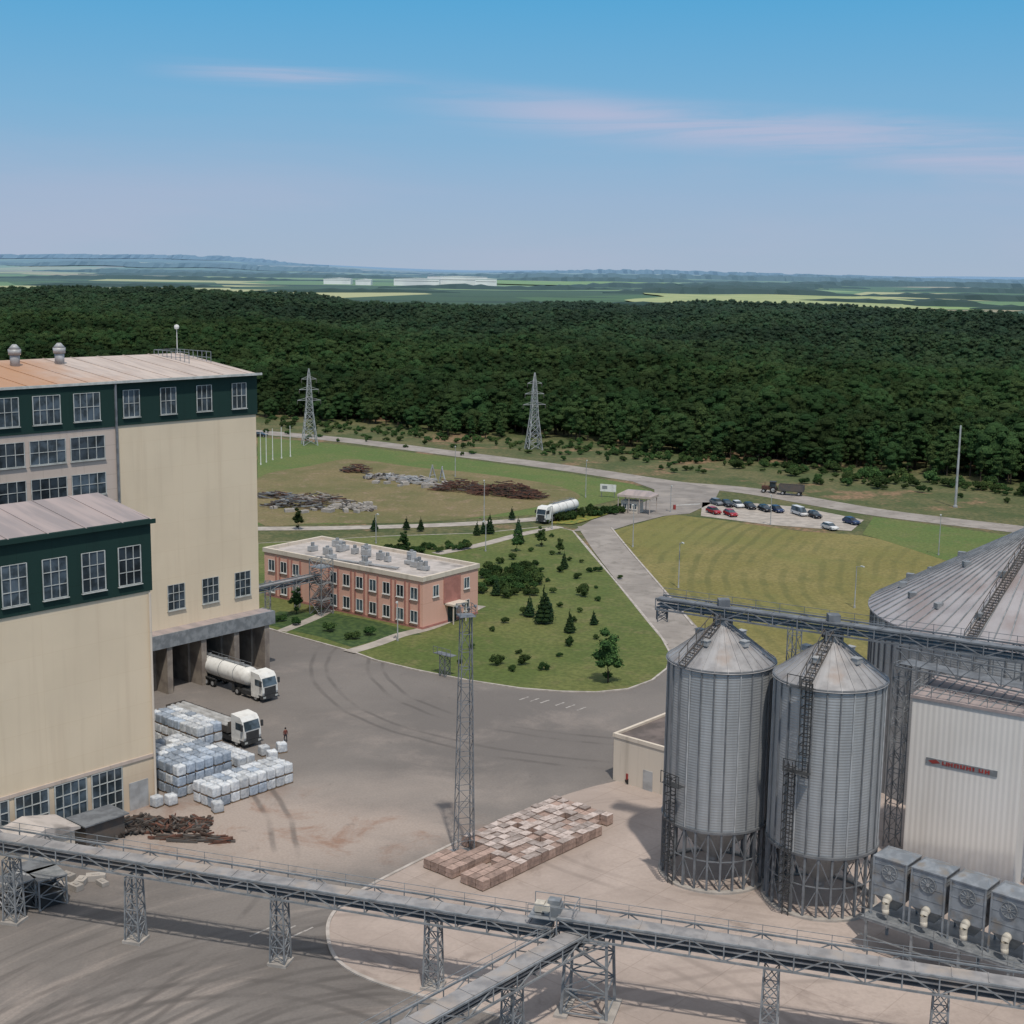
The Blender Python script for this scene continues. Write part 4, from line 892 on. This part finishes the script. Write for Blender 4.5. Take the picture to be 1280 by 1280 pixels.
# ---------------------------------------------------------------- vehicles
wheelc={}
def wheelmesh(r,w):
    if (r,w) not in wheelc:
        mb=MB(); mb.cyl((0,-w/2,0),(0,w/2,0),r,r,18,0); mb.cyl((0,-w/2-.01,0),(0,w/2+.01,0),r*.55,r*.55,12,1); wheelc[(r,w)]=mb.mesh('wheel',['black','galvlight'])
    return wheelc[(r,w)]
def lorry(loc,rot,label,flat=False):
    e=thing('flatbed_truck' if flat else 'tanker_truck',label,'truck',loc,rot)
    mb=MB(); pr=[(-2.3,.95),(-.12,.95),(0,1.3),(-.03,2.1),(-.32,3.15),(-.7,3.6),(-2.3,3.75)]; mb.prism(pr,-1.22,1.22,0); mb.box(-2.25,-.9,-1.24,1.24,.55,1.0,0); mb.box(-.5,.05,-1.24,1.24,.45,.95,1)
    part('cab',mb,['white','darkgrey'],e)
    mb=MB(); mb.add([(.012,-1.1,2.12),(.012,1.1,2.12),(-.28,1.05,3.1),(-.28,-1.05,3.1)],[(0,1,2,3)])
    for s_ in (-1,1): mb.box(-1.5,-.35,s_*1.23-.01,s_*1.23+.01,2.1,2.9)
    part('windscreen',mb,['glass'],e)
    mb=MB(); mb.box(-.02,.03,-.9,.9,1.0,1.95); mb.box(-.05,.12,-.05,.05,.5,.6); part('grille',mb,['darkgrey'],e)
    for s_ in (-1,1):
        mb=MB(); mb.box(0,.08,-.2,.2,0,.22); part('headlight',mb,['offwhite'],e,(0.0,s_*.95,.6))
        mb=MB(); mb.box(-.1,.1,-.12,.12,0,.7); mb.beam((0,0,.6),(0,-s_*.25,.6),.05); part('mirror',mb,['darkgrey'],e,(-.1,s_*1.45,2.2))
    mb=MB(); mb.box(-7,-2.3,-.45,.45,.75,1.0); mb.box(-14.6,-5,-.5,.5,1.05,1.3); mb.box(-6.6,-6.2,-.9,.9,.3,1.2); mb.box(-4.3,-2.6,-1.2,-.7,.5,1.05); mb.box(-4.3,-2.6,.7,1.2,.5,1.05); mb.box(-14.9,-14.6,-1.2,1.2,.6,.95)
    for s_ in (-1,1): mb.box(-13.9,-9.8,s_*1.15-.1,s_*1.15+.1,1.05,1.2)
    part('chassis',mb,['darkgrey'],e)
    if flat:
        mb=MB(); mb.box(-14.8,-2.9,-1.25,1.25,1.3,1.45)
        for s_ in (-1,1): mb.box(-14.8,-2.9,s_*1.24-.03,s_*1.24+.03,1.45,2.1)
        mb.box(-2.96,-2.9,-1.2,1.2,1.45,2.6); mb.box(-14.8,-14.74,-1.2,1.2,1.45,2.1)
        for i in range(9):
            for s_ in (-1,1): mb.beam((-14.6+1.45*i,s_*1.29,1.3),(-14.6+1.45*i,s_*1.29,2.15),.07)
        part('cargo_bed',mb,['steeldark'],e)
        mb=MB()
        for k in range(3): mb.cyl((-14.2,-.78+.78*k,1.85),(-3.4,-.78+.78*k,1.85),.37,.37,14)
        part('bed_load',mb,['galvlight'],e)
    else:
        mb=MB(); mb.rev([(.05,-14.7),(.75,-14.62),(1.1,-14.35),(1.22,-13.9),(1.25,-11),(1.25,-6),(1.22,-4.0),(1.1,-3.55),(.75,-3.3),(.05,-3.22)],28,0,'x',(0,0,2.5)); part('tank',mb,['white'],e,smooth=True)
        mb=MB(); mb.box(-13.6,-4.2,-.3,.3,3.76,3.8)
        for x in (-12.4,-9,-5.6): mb.cyl((x,0,3.7),(x,0,3.95),.3,.3,12)
        for s_ in (-.45,.45): mb.beam((-13.6,s_,4.1),(-4.2,s_,4.1),.04)
        for x in (-13.5,-11,-8.8,-6.5,-4.3):
            for s_ in (-.45,.45): mb.beam((x,s_,3.7),(x,s_,4.1),.04)
        for x in (-12,-9,-6): mb.cyl((x-.04,0,2.5),(x+.04,0,2.5),1.275,1.275,28)
        part('tank_walkway',mb,['galv'],e)
    for x in (-1.45,-5.2,-10.3,-11.6,-12.9):
        for s_ in (-1,1): part('wheel',wheelmesh(.5,.35),None,e,(x,s_*1.02,.5))
    return e
lorry(P(338,877),R2,'white tanker lorry backed into the loading bay')
lorry(P(316,934),R2,'white-cabbed lorry with low pipe-laden trailer behind stacked bags',True)
q0=P(676,655);q1=P(728,641); dd=(q0-q1); lorry(q0+ZZ*.05,math.atan2(dd.y,dd.x),'white tanker lorry waiting on the gate road')
def car(loc,rot,colr,label,van=False):
    e=thing('parked_car',label,'car',loc,rot,'cars parked beside the field'); L=4.3 if not van else 5.0; h=1.45 if not van else 2.0
    key='carpaint_%s'%('_'.join('%d'%(c*100) for c in colr))
    if key not in M: M[key]=mat('car_paint',colr,None,2,.25)
    mb=MB()
    pr=[(-L/2,.35),(L/2,.35),(L/2,.62),(L/2-.15,.78),(L*.24,.92),(-L/2+.1,.95),(-L/2,.8)]
    mb.prism(pr,-.86,.86,0)
    x0,x1,x2,x3=(-L*.46,-L*.36,L*.06,L*.26) if not van else (-L*.49,-L*.47,L*.22,L*.4)
    mb.add([(x1,-.66,h),(x2,-.66,h),(x2,.66,h),(x1,.66,h),(x1,-.66,h-.05),(x2,-.66,h-.05),(x2,.66,h-.05),(x1,.66,h-.05)],[(0,1,2,3),(0,4,5,1),(1,5,6,2),(2,6,7,3),(3,7,4,0)],0)
    part('body',mb,[key],e)
    mb=MB(); mb.add([(x0,-.8,.93),(x3,-.8,.9),(x3,.8,.9),(x0,.8,.93),(x1,-.65,h-.05),(x2,-.65,h-.05),(x2,.65,h-.05),(x1,.65,h-.05)],[(0,1,5,4),(1,2,6,5),(2,3,7,6),(3,0,4,7)])
    part('window_glass',mb,['glass'],e)
    for x in (-L*.31,L*.31):
        for s_ in (-1,1): part('wheel',wheelmesh(.31,.2),None,e,(x,s_*.8,.31))
    for s_ in (-1,1):
        mb=MB(); mb.box(0,.04,-.18,.18,0,.12); part('headlight',mb,['offwhite'],e,(L/2,s_*.6,.6))
W_=(.7,.7,.7);K_=(.02,.02,.025);Rd=(.35,.02,.03);Gy=(.2,.21,.23);Bl=(.03,.05,.12)
for u,v,c_,lb,vn in [(892,642,Rd,'dark red car',0),(896,631,Gy,'grey car',0),(909,633,K_,'black car',0),(922,634,W_,'white car',0),(937,636,K_,'black car',0),(956,639,K_,'black hatchback',0),(971,640,Bl,'dark blue car',0),(913,645,Rd,'bright red car',0),(999,644,W_,'white van',1),(1018,647,K_,'black car',0),(1064,655,Bl,'dark car',0),(1037,662,W_,'white car',0)]:
    car(P(u,v)+ZZ*.05,R2-.5+random.uniform(-.15,.15),c_,lb+' parked on the pale lot',vn)
car(P(326,546)+ZZ*.05,-.2,K_,'dark car driving on the pale road')
e=thing('tractor','dark tractor towing a trailer along the road','tractor',P(964,616)+ZZ*.05,pi-.35)
mb=MB(); mb.box(.4,2.4,-.45,.45,.8,1.7); mb.box(-1.2,.4,-.8,.8,.9,1.5); mb.beam((1.6,.3,1.7),(1.6,.3,2.7),.1); part('body',mb,['rust'],e)
mb=MB(); mb.box(-1.1,.35,-.75,.75,1.5,2.7,0); mb.box(-1.2,.45,-.85,.85,2.7,2.85,1); part('cab',mb,['glass','darkgrey'],e)
for x,r_ in ((-.6,.85),(1.8,.5)):
    for s_ in (-1,1): part('wheel',wheelmesh(r_,.45),None,e,(x,s_*.95,r_))
e2=thing('farm_trailer','dark high-sided farm trailer behind the tractor','trailer',P(989,619)+ZZ*.05,pi-.35)
mb=MB(); mb.box(-3,3,-1.2,1.2,1.0,1.15)
for s_ in (-1,1): mb.box(-3,3,s_*1.2-.05,s_*1.2+.05,1.15,2.6); mb.box(s_*3-.05,s_*3+.05,-1.15,1.15,1.15,2.6)
for i in range(7): mb.beam((-3+i,-1.28,1.1),(-3+i,-1.28,2.65),.1)
mb.beam((3,0,1),(4.6,0,.8),.15); part('trailer_body',mb,['steeldark'],e2)
for x in (-2,2):
    for s_ in (-1,1): part('wheel',wheelmesh(.5,.35),None,e2,(x,s_*1.0,.5))
# ---------------------------------------------------------------- gatehouse etc.
gh=thing('gatehouse','small cream gatehouse with wide brown canopy roof','gatehouse',P(776,640),-.45); gh.scale=(.72,.72,.85)
mb=MB(); mb.box(0,6,0,4,0,3.2); part('wall',mb,['cream'],gh)
mb=MB(); mb.box(-1,10.5,-1.2,5.6,4.3,4.9,0); mb.add([(-1,-1.2,4.9),(10.5,-1.2,4.9),(10.5,5.6,4.9),(-1,5.6,4.9),(1,1,5.9),(8.5,1,5.9),(8.5,3.5,5.9),(1,3.5,5.9)],[(0,1,5,4),(1,2,6,5),(2,3,7,6),(3,0,4,7),(4,5,6,7)],1)
for x in (-.6,3,6.5,10): mb.beam((x,-.9,0),(x,-.9,4.3),.22); mb.beam((x,5.2,0),(x,5.2,4.3),.22)
part('canopy_roof',mb,['tanroof','greyroof'],gh)
for x in (1.3,3,4.7): window(gh,x,-.002,1.1,1.2,1.3,0,2,1,'white')
mb=MB(); mb.box(0,4,-.05,.05,1.4,3.2,0); mb.beam((.4,0,0),(.4,0,1.4),.12,None,1); mb.beam((3.6,0,0),(3.6,0,1.4),.12,None,1); mb.box(.5,1.8,-.06,-.051,2.0,2.8,2)
tag(part('notice_board',mb,['white','steelgrey','galv'],None,P(750,621),-.35),'white roadside notice board on two posts near the gate','sign')
mb=MB(); mb.box(-.25,.25,-.25,.25,0,1.1,0); mb.beam((0,0,1),(6.5,0,1.1),.12,None,1)
tag(part('barrier_gate',mb,['red','white'],None,P(843,637),.3),'red and white lifting barrier at the road gate','barrier')
def pylon(loc,label):
    e=thing('electricity_pylon',label,'pylon',loc,.3,'power line pylons'); mb=MB(); mb.lattice((0,0,0),(0,0,10),4.4,2.2,4,.14); mb.lattice((0,0,10),(0,0,20),2.2,1.0,6,.11); mb.lattice((0,0,20),(0,0,23.5),1.0,.2,2,.1); part('tower_frame',mb,['galvlight'],e)
    for z,w in ((13.5,3.6),(16.8,3.0),(20,2.3)):
        mb=MB(); mb.beam((-w,0,.3),(w,0,.3),.14)
        for s_ in (-1,1): mb.beam((0,0,1.3),(s_*w,0,.3),.1)
        part('crossarm',mb,['galvlight'],e,(0,0,z))
        for s_ in (-1,1):
            mb=MB(); mb.cyl((0,0,0),(0,0,-1.1),.1,.1,6); part('insulator',mb,['steeldark'],e,(s_*w,0,z+.2))
    return e
pylon(P(387,556),'grey lattice electricity pylon beside the pale road'); pylon(P(667,562),'grey lattice electricity pylon in rough grass by the road')
def pole(loc,h,r,label,name='utility_pole',cat_='pole',lamp=True,grp=None,mt='galvlight'):
    e=thing(name,label,cat_,loc,random.uniform(-.5,.5)-pi/2,grp); mb=MB(); mb.cyl((0,0,0),(0,0,h),r,r*.6,8); mb.cyl((0,0,0),(0,0,.4),r*1.6,r*1.6,8); part('post',mb,[mt],e)
    if lamp:
        mb=MB(); mb.beam((0,0,h-.1),(1.2,0,h+.25),.08); mb.box(1.0,1.8,-.15,.15,h+.18,h+.34); part('lamp_head',mb,['offwhite'],e)
pole(P(1194,634),19.5,.32,'tall tapering pale concrete pole beside the road','lightning_mast','pole',False)
pole(P(1279,690),17,.3,'tall grey post beside the road','lightning_mast','pole',False)
for u,v,h in [(848,735,8),(791,684,8.5),(605,652,9),(569,596,8),(732,622,9),(1173,694,8),(963,656,6.5),(470,680,6),(497,802,6),(607,690,6),(1068,760,7),(838,640,6),(690,662,5)]:
    pole(P(u,v),h,.11,'slim grey street lamp with short arm','street_lamp','street lamp',True,'street lamps along the site roads','galvlight')
for u,v in [(326,581),(333,578),(341,575),(352,573),(363,571)]:
    pole(P(u,v),9,.14,'white metal post standing on the grass','flagpole','pole',False,'row of white posts','white')
# ---------------------------------------------------------------- scrap yard
random.seed(31)
def heap(name,u,v,L,W,Hh,n,mats,label,rot=0.,cat_='scrap pile',l0=1.,l1=3.6,sa=.5,k0=.06,k1=.28):
    mb=MB()
    for i in range(n):
        x=random.uniform(-L/2,L/2)*.85; y=random.uniform(-W/2,W/2); z=random.random()*Hh*(1-abs(2*x/L)**2)*(1-abs(2*y/W)*.6); l=random.uniform(l0,l1); a=random.gauss(0,sa)
        d=Vector((math.cos(a),math.sin(a),random.gauss(0,.12)))*l/2; c=Vector((x,y,z+.15)); mb.beam(c-d,c+d,random.uniform(k0,k1),random.uniform(k0,k1*.9),random.randrange(len(mats)))
    tag(part(name,mb,mats,None,P(u,v),rot),label,cat_)
heap('scrap_pile',578,613,16,8,3.0,240,['rust','rust','steeldark'],'pile of rusty steel beams on dry grass',-.3)
heap('scrap_pile',630,618,18,9,3.6,300,['rust','rust','darkscrap'],'heap of reddish rusted scrap steel on dry grass',-.3)
heap('scrap_pile',660,622,9,6,2.0,120,['rust','darkscrap'],'low heap of rusted offcuts on dry grass',-.3)
heap('scrap_pile',400,628,16,7,2.4,150,['conc','rust','steeldark'],'mixed pile of scrap and concrete on dry grass',-.2)
heap('scrap_pile',445,590,8,5,2.4,90,['steeldark','rust'],'small pile of dark scrap metal on the grass',-.2)
heap('scrap_pile',370,634,16,6,2.2,130,['steeldark','darkscrap','galv'],'pile of dark scrap metal on the grass',-.2)
heap('scrap_pile',345,622,9,5,1.6,70,['steeldark','galv','rust'],'scattered pipes and scrap on the grass',-.2,l1=5,sa=.3)
heap('scrap_pile',520,603,10,6,1.9,110,['conc','galvlight'],'pile of pale concrete and metal offcuts',-.2,k1=.5)
heap('scrap_pile',485,599,16,5,1.5,130,['conc','steeldark','galvlight'],'long row of rubble and concrete offcuts',-.35,l1=2.4,sa=1.,k1=.6)
heap('scrap_pile',440,636,12,5,1.2,90,['conc','conc','steeldark'],'low heap of broken concrete slabs on grass',-.2,l1=2.2,sa=1.,k1=.7)
heap('scrap_pile',205,1034,10,3.2,.7,260,['darkscrap','rust','steeldark'],'low rusty brown scrap heap along the mill wall',R1-.75,l0=.5,l1=1.8,sa=.9)
heap('steel_bar_stack',240,1050,7,1.6,.12,40,['darkscrap','steeldark','rust'],'loose dark rusty bars on stained concrete',R1-.9,'steel bars',1.2,3.2,.15)
heap('scrap_pile',160,1036,6,3,.9,160,['steeldark','darkscrap','darkgrey'],'pile of dark scrap beside the mill wall',R1,l0=.5,l1=2,sa=.9)
bm_=MB(); bm_.box(-.6,.6,-.4,.4,0,.7); bm_.box(-.25,.25,-.15,.15,.7,.8); blk=bm_.mesh('concrete_block',['conc'])
for u,v in [(462,596),(470,598),(480,596),(489,601),(497,599),(506,606),(512,603),(421,636),(432,640),(441,634),(452,637),(460,633),(410,640),(430,633),(500,608),(532,610),(540,607),(470,604),(484,605),(355,628),(362,640),(380,641),(342,636),(392,638),(446,641),(467,637),(548,611),(556,606),(120,1100),(102,1105),(85,1100),(95,1112),(128,1106),(78,1110)]:
    o=tag(part('concrete_block',blk,None,None,P(u,v)+ZZ*.03,random.uniform(0,3)),'pale grey cast concrete block lying on the ground','concrete block','loose concrete blocks'); s=random.uniform(.9,1.5) if v>1000 else random.uniform(1.,2.1); o.scale=(s,s*random.uniform(.6,1.2),s*random.uniform(.4,.9))
for u,v,r_ in [(540,601,.4),(552,603,-.9)]:
    mb=MB(); mb.beam((-1.0,0,0),(.2,.1,4.2),.25); mb.beam((1.3,.3,0),(0.1,0,3.9),.25); mb.beam((-.6,0,1.4),(.8,.1,1.6),.15); mb.beam((-.2,1.4,0),(.1,0,3.9),.2)
    tag(part('lifting_tripod',mb,['galvlight'],None,P(u,v),r_),'pale leaning steel tripod standing among scrap','tripod','pale steel tripods')
e=thing('kiosk','small pale roofed hut beside the mill wall','hut',P(20,1094),R1); mb=MB(); mb.box(0,6,0,3.5,0,2.6); part('wall',mb,['cream'],e); mb=MB(); mb.prism([(-.4,2.6),(6.4,2.6),(6.4,2.8),(3,3.6),(-.4,2.8)],-.4,3.9); part('roof',mb,['flatroof'],e)
e=thing('metal_shed','dark steel lean-to shed with grey roof by the mill','shed',P(108,1062),R1); mb=MB(); mb.box(0,4.2,0,.1,0,2.3); mb.box(0,.1,.1,2.6,0,2.3); mb.box(4.1,4.2,.1,2.6,0,2.3); mb.box(.1,4.1,2.5,2.6,0,2.3); part('wall',mb,['steeldark'],e); mb=MB(); mb.prism([(-.3,2.3),(4.5,2.3),(4.5,2.42),(-.3,2.42)],-.4,2.9); part('roof',mb,['steelgrey'],e)
for u,v,c_ in [(20,1135,'galvlight'),(60,1128,'galv'),(45,1118,'steelgrey')]:
    mb=MB(); mb.lattice((0,0,0),(0,0,2.6),2.4,2.4,2,.1); mb.box(-1.3,1.3,-1.3,1.3,2.6,2.72); mb.box(-1,1,-1,1,.1,1.2,1); tag(part('steel_rack',mb,[c_,'darkgrey'],None,P(u,v),R1+random.uniform(-.3,.3)),'pale steel storage rack on the yard concrete','rack','steel racks')
# ---------------------------------------------------------------- person
pe=P(357,928)
def skin(name,vs,es,rad,mats,sel):
    me=bpy.data.meshes.new(name); me.from_pydata(vs,es,[]); o=bpy.data.objects.new(name,me); col.objects.link(o)
    md=o.modifiers.new('s','SKIN'); sv=me.skin_vertices[0].data
    for i,r_ in enumerate(rad): sv[i].radius=(r_,r_)
    sv[0].use_root=True; o.modifiers.new('d','SUBSURF').levels=1
    dg=bpy.context.evaluated_depsgraph_get(); m2=bpy.data.meshes.new_from_object(o.evaluated_get(dg)); bpy.data.objects.remove(o)
    m2.materials.clear()
    for k in mats: m2.materials.append(M[k])
    for p_ in m2.polygons: p_.material_index=sel(p_.center); p_.use_smooth=True
    return m2
vs=[(0,0,.95),(0,0,1.12),(0,0,1.38),(0,0,1.5),(0,.01,1.6),(0,.0,1.7)]; rad=[.14,.13,.15,.06,.09,.085]; es=[(0,1),(1,2),(2,3),(3,4),(4,5)]
def chain(start,pts,rs):
    k=start
    for p_,r_ in zip(pts,rs): vs.append(p_);rad.append(r_);es.append((k,len(vs)-1));k=len(vs)-1
    return k
for s_ in (-1,1):
    chain(0,[(s_*.1,0,.88),(s_*.13,-.06*s_,.5),(s_*.14,.05*s_,.09),(s_*.14,.05*s_-.14,.04)],[.1,.065,.045,.04])
    k=chain(2,[(s_*.19,0,1.4),(s_*.26,.02,1.12),(s_*.27,-.08,.88),(s_*.27,-.1,.8)],[.06,.045,.03,.032])
    for f_ in range(4): chain(k,[(s_*.27+(f_-1.5)*.018,-.12,.74),(s_*.27+(f_-1.5)*.018,-.11,.70-.005*(f_%2))],[.009,.008])
    chain(k,[(s_*.24,-.13,.77)],[.009])
pm=skin('body',vs,es,rad,['skin','cloth','shirt'],lambda c: 0 if (c.z>1.47 or (abs(c.x)>.2 and c.z<.9)) else (2 if c.z>1.0 else 1))
e=thing('person','person in dark trousers and reddish top standing in the yard','person',pe+ZZ*.02,.6); part('body',pm,None,e)
mb=MB(); mb.rev([(.1,1.62),(.105,1.68),(.09,1.76),(.02,1.8)],10); part('hair',mb,['hair'],e)
# ---------------------------------------------------------------- far countryside
def drape(name,x0,x1,y0,y1,mt,dz=.6):
    V=[];n=14;k=8
    for j in range(k+1):
        for i in range(n+1): x=x0+(x1-x0)*i/n+(y1-y0)*j/k*.15+80*math.sin(j*1.1+x0)*0.5; y=y0+(y1-y0)*j/k+60*math.sin(i*.7+x0); V.append((x,y,hgt(x,y)+dz))
    mb=MB(); mb.add(V,[(j*(n+1)+i,j*(n+1)+i+1,(j+1)*(n+1)+i+1,(j+1)*(n+1)+i) for j in range(k) for i in range(n)]); struct(part(name,mb,[mt],smooth=True))
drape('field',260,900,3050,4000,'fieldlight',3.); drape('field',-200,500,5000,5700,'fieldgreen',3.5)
m,nt,b=newmat('distant_tree_foliage',.95); pos=coords(nt); sx=nd(nt,'ShaderNodeSeparateXYZ'); nt.links.new(pos,sx.inputs[0])
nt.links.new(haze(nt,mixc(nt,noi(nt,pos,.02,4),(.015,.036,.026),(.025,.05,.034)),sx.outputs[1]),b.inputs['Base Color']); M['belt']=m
mb=MB(); random.seed(5)
def belt(x0,y0,x1,y1,w,h):
    n=max(8,int(math.hypot(x1-x0,y1-y0)/24)); V=[]
    for i in range(n+1):
        t=i/n; en=min(1,4*t+.05,4*(1-t)+.05); x=x0+(x1-x0)*t; y=y0+(y1-y0)*t+w*.4*math.sin(i*.21+x0); g=hgt(x,y)-2; hh=h*random.uniform(.7,1.15)*(.25+.75*en); ww=w*en*random.uniform(.8,1.2)
        V+= [(x,y-ww/2,g),(x,y-ww/3,g+hh*.9),(x,y+ww/3,g+hh*random.uniform(.9,1.1)),(x,y+ww/2,g)]
    mb.add(V,[(i*4+k,(i+1)*4+k,(i+1)*4+k+1,i*4+k+1) for i in range(n) for k in range(3)]+[(0,1,2,3),(n*4+3,n*4+2,n*4+1,n*4)])
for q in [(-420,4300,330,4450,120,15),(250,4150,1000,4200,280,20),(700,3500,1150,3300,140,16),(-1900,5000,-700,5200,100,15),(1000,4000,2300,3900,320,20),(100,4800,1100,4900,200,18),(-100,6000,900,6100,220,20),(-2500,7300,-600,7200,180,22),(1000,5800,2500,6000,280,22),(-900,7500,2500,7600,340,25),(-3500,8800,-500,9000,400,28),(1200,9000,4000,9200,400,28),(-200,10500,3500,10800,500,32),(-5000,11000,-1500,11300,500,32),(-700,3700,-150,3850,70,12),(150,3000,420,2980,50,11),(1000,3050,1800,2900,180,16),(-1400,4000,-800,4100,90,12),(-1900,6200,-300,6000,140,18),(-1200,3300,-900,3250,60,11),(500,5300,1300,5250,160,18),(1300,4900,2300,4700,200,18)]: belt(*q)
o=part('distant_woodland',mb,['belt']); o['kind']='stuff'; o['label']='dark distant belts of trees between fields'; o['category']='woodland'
M['farwhite']=mat('distant_white_cladding',(.76,.77,.78),(.66,.68,.70),.02)
random.seed(8)
for (u0,w,hh,dz) in [(488,150,15,8),(530,200,20,10),(590,70,16,9),(400,90,10,9),(440,50,9,9)]:
    Yd=4700+random.uniform(-60,60); x=(u0-640)/1776*Yd; mb=MB(); mb.box(0,w,0,60,-16,hh,0); mb.prism([(0,hh),(w,hh),(w*.5,hh+2)],-1,61,0)
    mb.box(2,w-2,-.5,-.01,hh*.45,hh*.55,1)
    tag(part('factory_hall',mb,['farwhite','galvlight'],None,(x,Yd,hgt(x,Yd)+dz),0),'long white factory hall far off among fields','factory','distant factory halls')
# ---------------------------------------------------------------- sky, sun, camera
w=bpy.data.worlds.new("World"); sc.world=w; w.use_nodes=True; nt=w.node_tree; bg=nt.nodes['Background']
STR=.1
S=Vector((.2,-1.,0)).normalized(); el=math.radians(62); Sd=Vector((S.x*math.cos(el),S.y*math.cos(el),math.sin(el)))
sky=nd(nt,'ShaderNodeTexSky',sky_type='NISHITA'); sky.sun_disc=False; sky.sun_elevation=el; sky.sun_rotation=math.atan2(Sd.x,Sd.y); sky.air_density=1.1; sky.dust_density=1.2; sky.ozone_density=2.
tc=nd(nt,'ShaderNodeTexCoord').outputs['Generated']; sx=nd(nt,'ShaderNodeSeparateXYZ'); nt.links.new(tc,sx.inputs[0])
az=math_(nt,'DIVIDE',sx.outputs[0],math_(nt,'MAXIMUM',sx.outputs[1],.05)); z=sx.outputs[2]
cr=nd(nt,'ShaderNodeValToRGB'); nt.links.new(math_(nt,'MULTIPLY',z,4.),cr.inputs[0])
stops=[(0,(.385,.485,.62)),(.2,(.315,.455,.645)),(.42,(.19,.43,.67)),(.72,(.09,.38,.67)),(1,(.055,.31,.63))]
els_=cr.color_ramp.elements; els_[0].color=rgba(stops[0][1]); els_[1].position=1; els_[1].color=rgba(stops[-1][1])
for p_,c_ in stops[1:-1]: e=els_.new(p_); e.color=rgba(c_)
vm=nd(nt,'ShaderNodeVectorMath',operation='SCALE'); nt.links.new(cr.outputs[0],vm.inputs[0]); vm.inputs['Scale'].default_value=1/STR
c=mixc(nt,ramp(nt,z,.15,.7,.94,.5),sky.outputs[0],vm.outputs[0])
mp0=nd(nt,'ShaderNodeMapping'); nt.links.new(tc,mp0.inputs[0]); mp0.inputs['Scale'].default_value=(2.5,2.5,14)
nz=noi(nt,mp0.outputs[0],1.,5,.3)
c=mixc(nt,math_(nt,'MULTIPLY',ramp(nt,nz,.40,.66),ramp(nt,z,.02,.14,.35,0.)),c,(4.5,4.8,6.2))
c=mixc(nt,ramp(nt,z,.28,.6,0,.7),c,(6.8,6.5,6.3))  # whitish upper sky added above the view to lift ambient light
mp=nd(nt,'ShaderNodeMapping'); nt.links.new(tc,mp.inputs[0]); mp.inputs['Scale'].default_value=(4,4,70); mp.inputs['Rotation'].default_value=(0,.09,0)
n1=noi(nt,mp.outputs[0],1.,9,.9,.62)
cz=math_(nt,'SUBTRACT',math_(nt,'ADD',z,math_(nt,'MULTIPLY',nz,.02)),math_(nt,'MULTIPLY_ADD',az,-.085,.120)); band=ramp(nt,math_(nt,'ABSOLUTE',cz),.0,.024,1,0)
f1=math_(nt,'MULTIPLY',math_(nt,'MULTIPLY',band,ramp(nt,n1,.24,.58)),ramp(nt,az,-.12,.06))
cz2=math_(nt,'SUBTRACT',z,math_(nt,'MULTIPLY_ADD',az,-.02,.124)); b2=ramp(nt,math_(nt,'ABSOLUTE',cz2),0,.011,1,0)
f2=math_(nt,'MULTIPLY',math_(nt,'MULTIPLY',b2,ramp(nt,n1,.34,.66)),math_(nt,'MULTIPLY',ramp(nt,az,-.28,-.16),ramp(nt,az,-.15,-.05,1,0)))
fl=math_(nt,'MINIMUM',math_(nt,'ADD',math_(nt,'MULTIPLY',f1,.75),math_(nt,'MULTIPLY',f2,.6)),1.)
c=mixc(nt,fl,c,(4.9,5.0,6.6))
nt.links.new(c,bg.inputs[0]); bg.inputs[1].default_value=STR
l=bpy.data.lights.new('sun','SUN'); l.energy=2.9; l.angle=math.radians(1.5); l.color=(1,.925,.82); lo=bpy.data.objects.new('sun',l); col.objects.link(lo); lo.rotation_euler=Sd.to_track_quat('Z','Y').to_euler()
cam=bpy.data.cameras.new('camera'); co=bpy.data.objects.new('camera',cam); col.objects.link(co); co.location=(0,0,H); co.rotation_euler=RM.to_euler()
cam.sensor_width=36; cam.lens=36*F/1280; cam.clip_end=60000; cam.clip_start=1; sc.camera=co
sc.view_settings.view_transform='Standard'
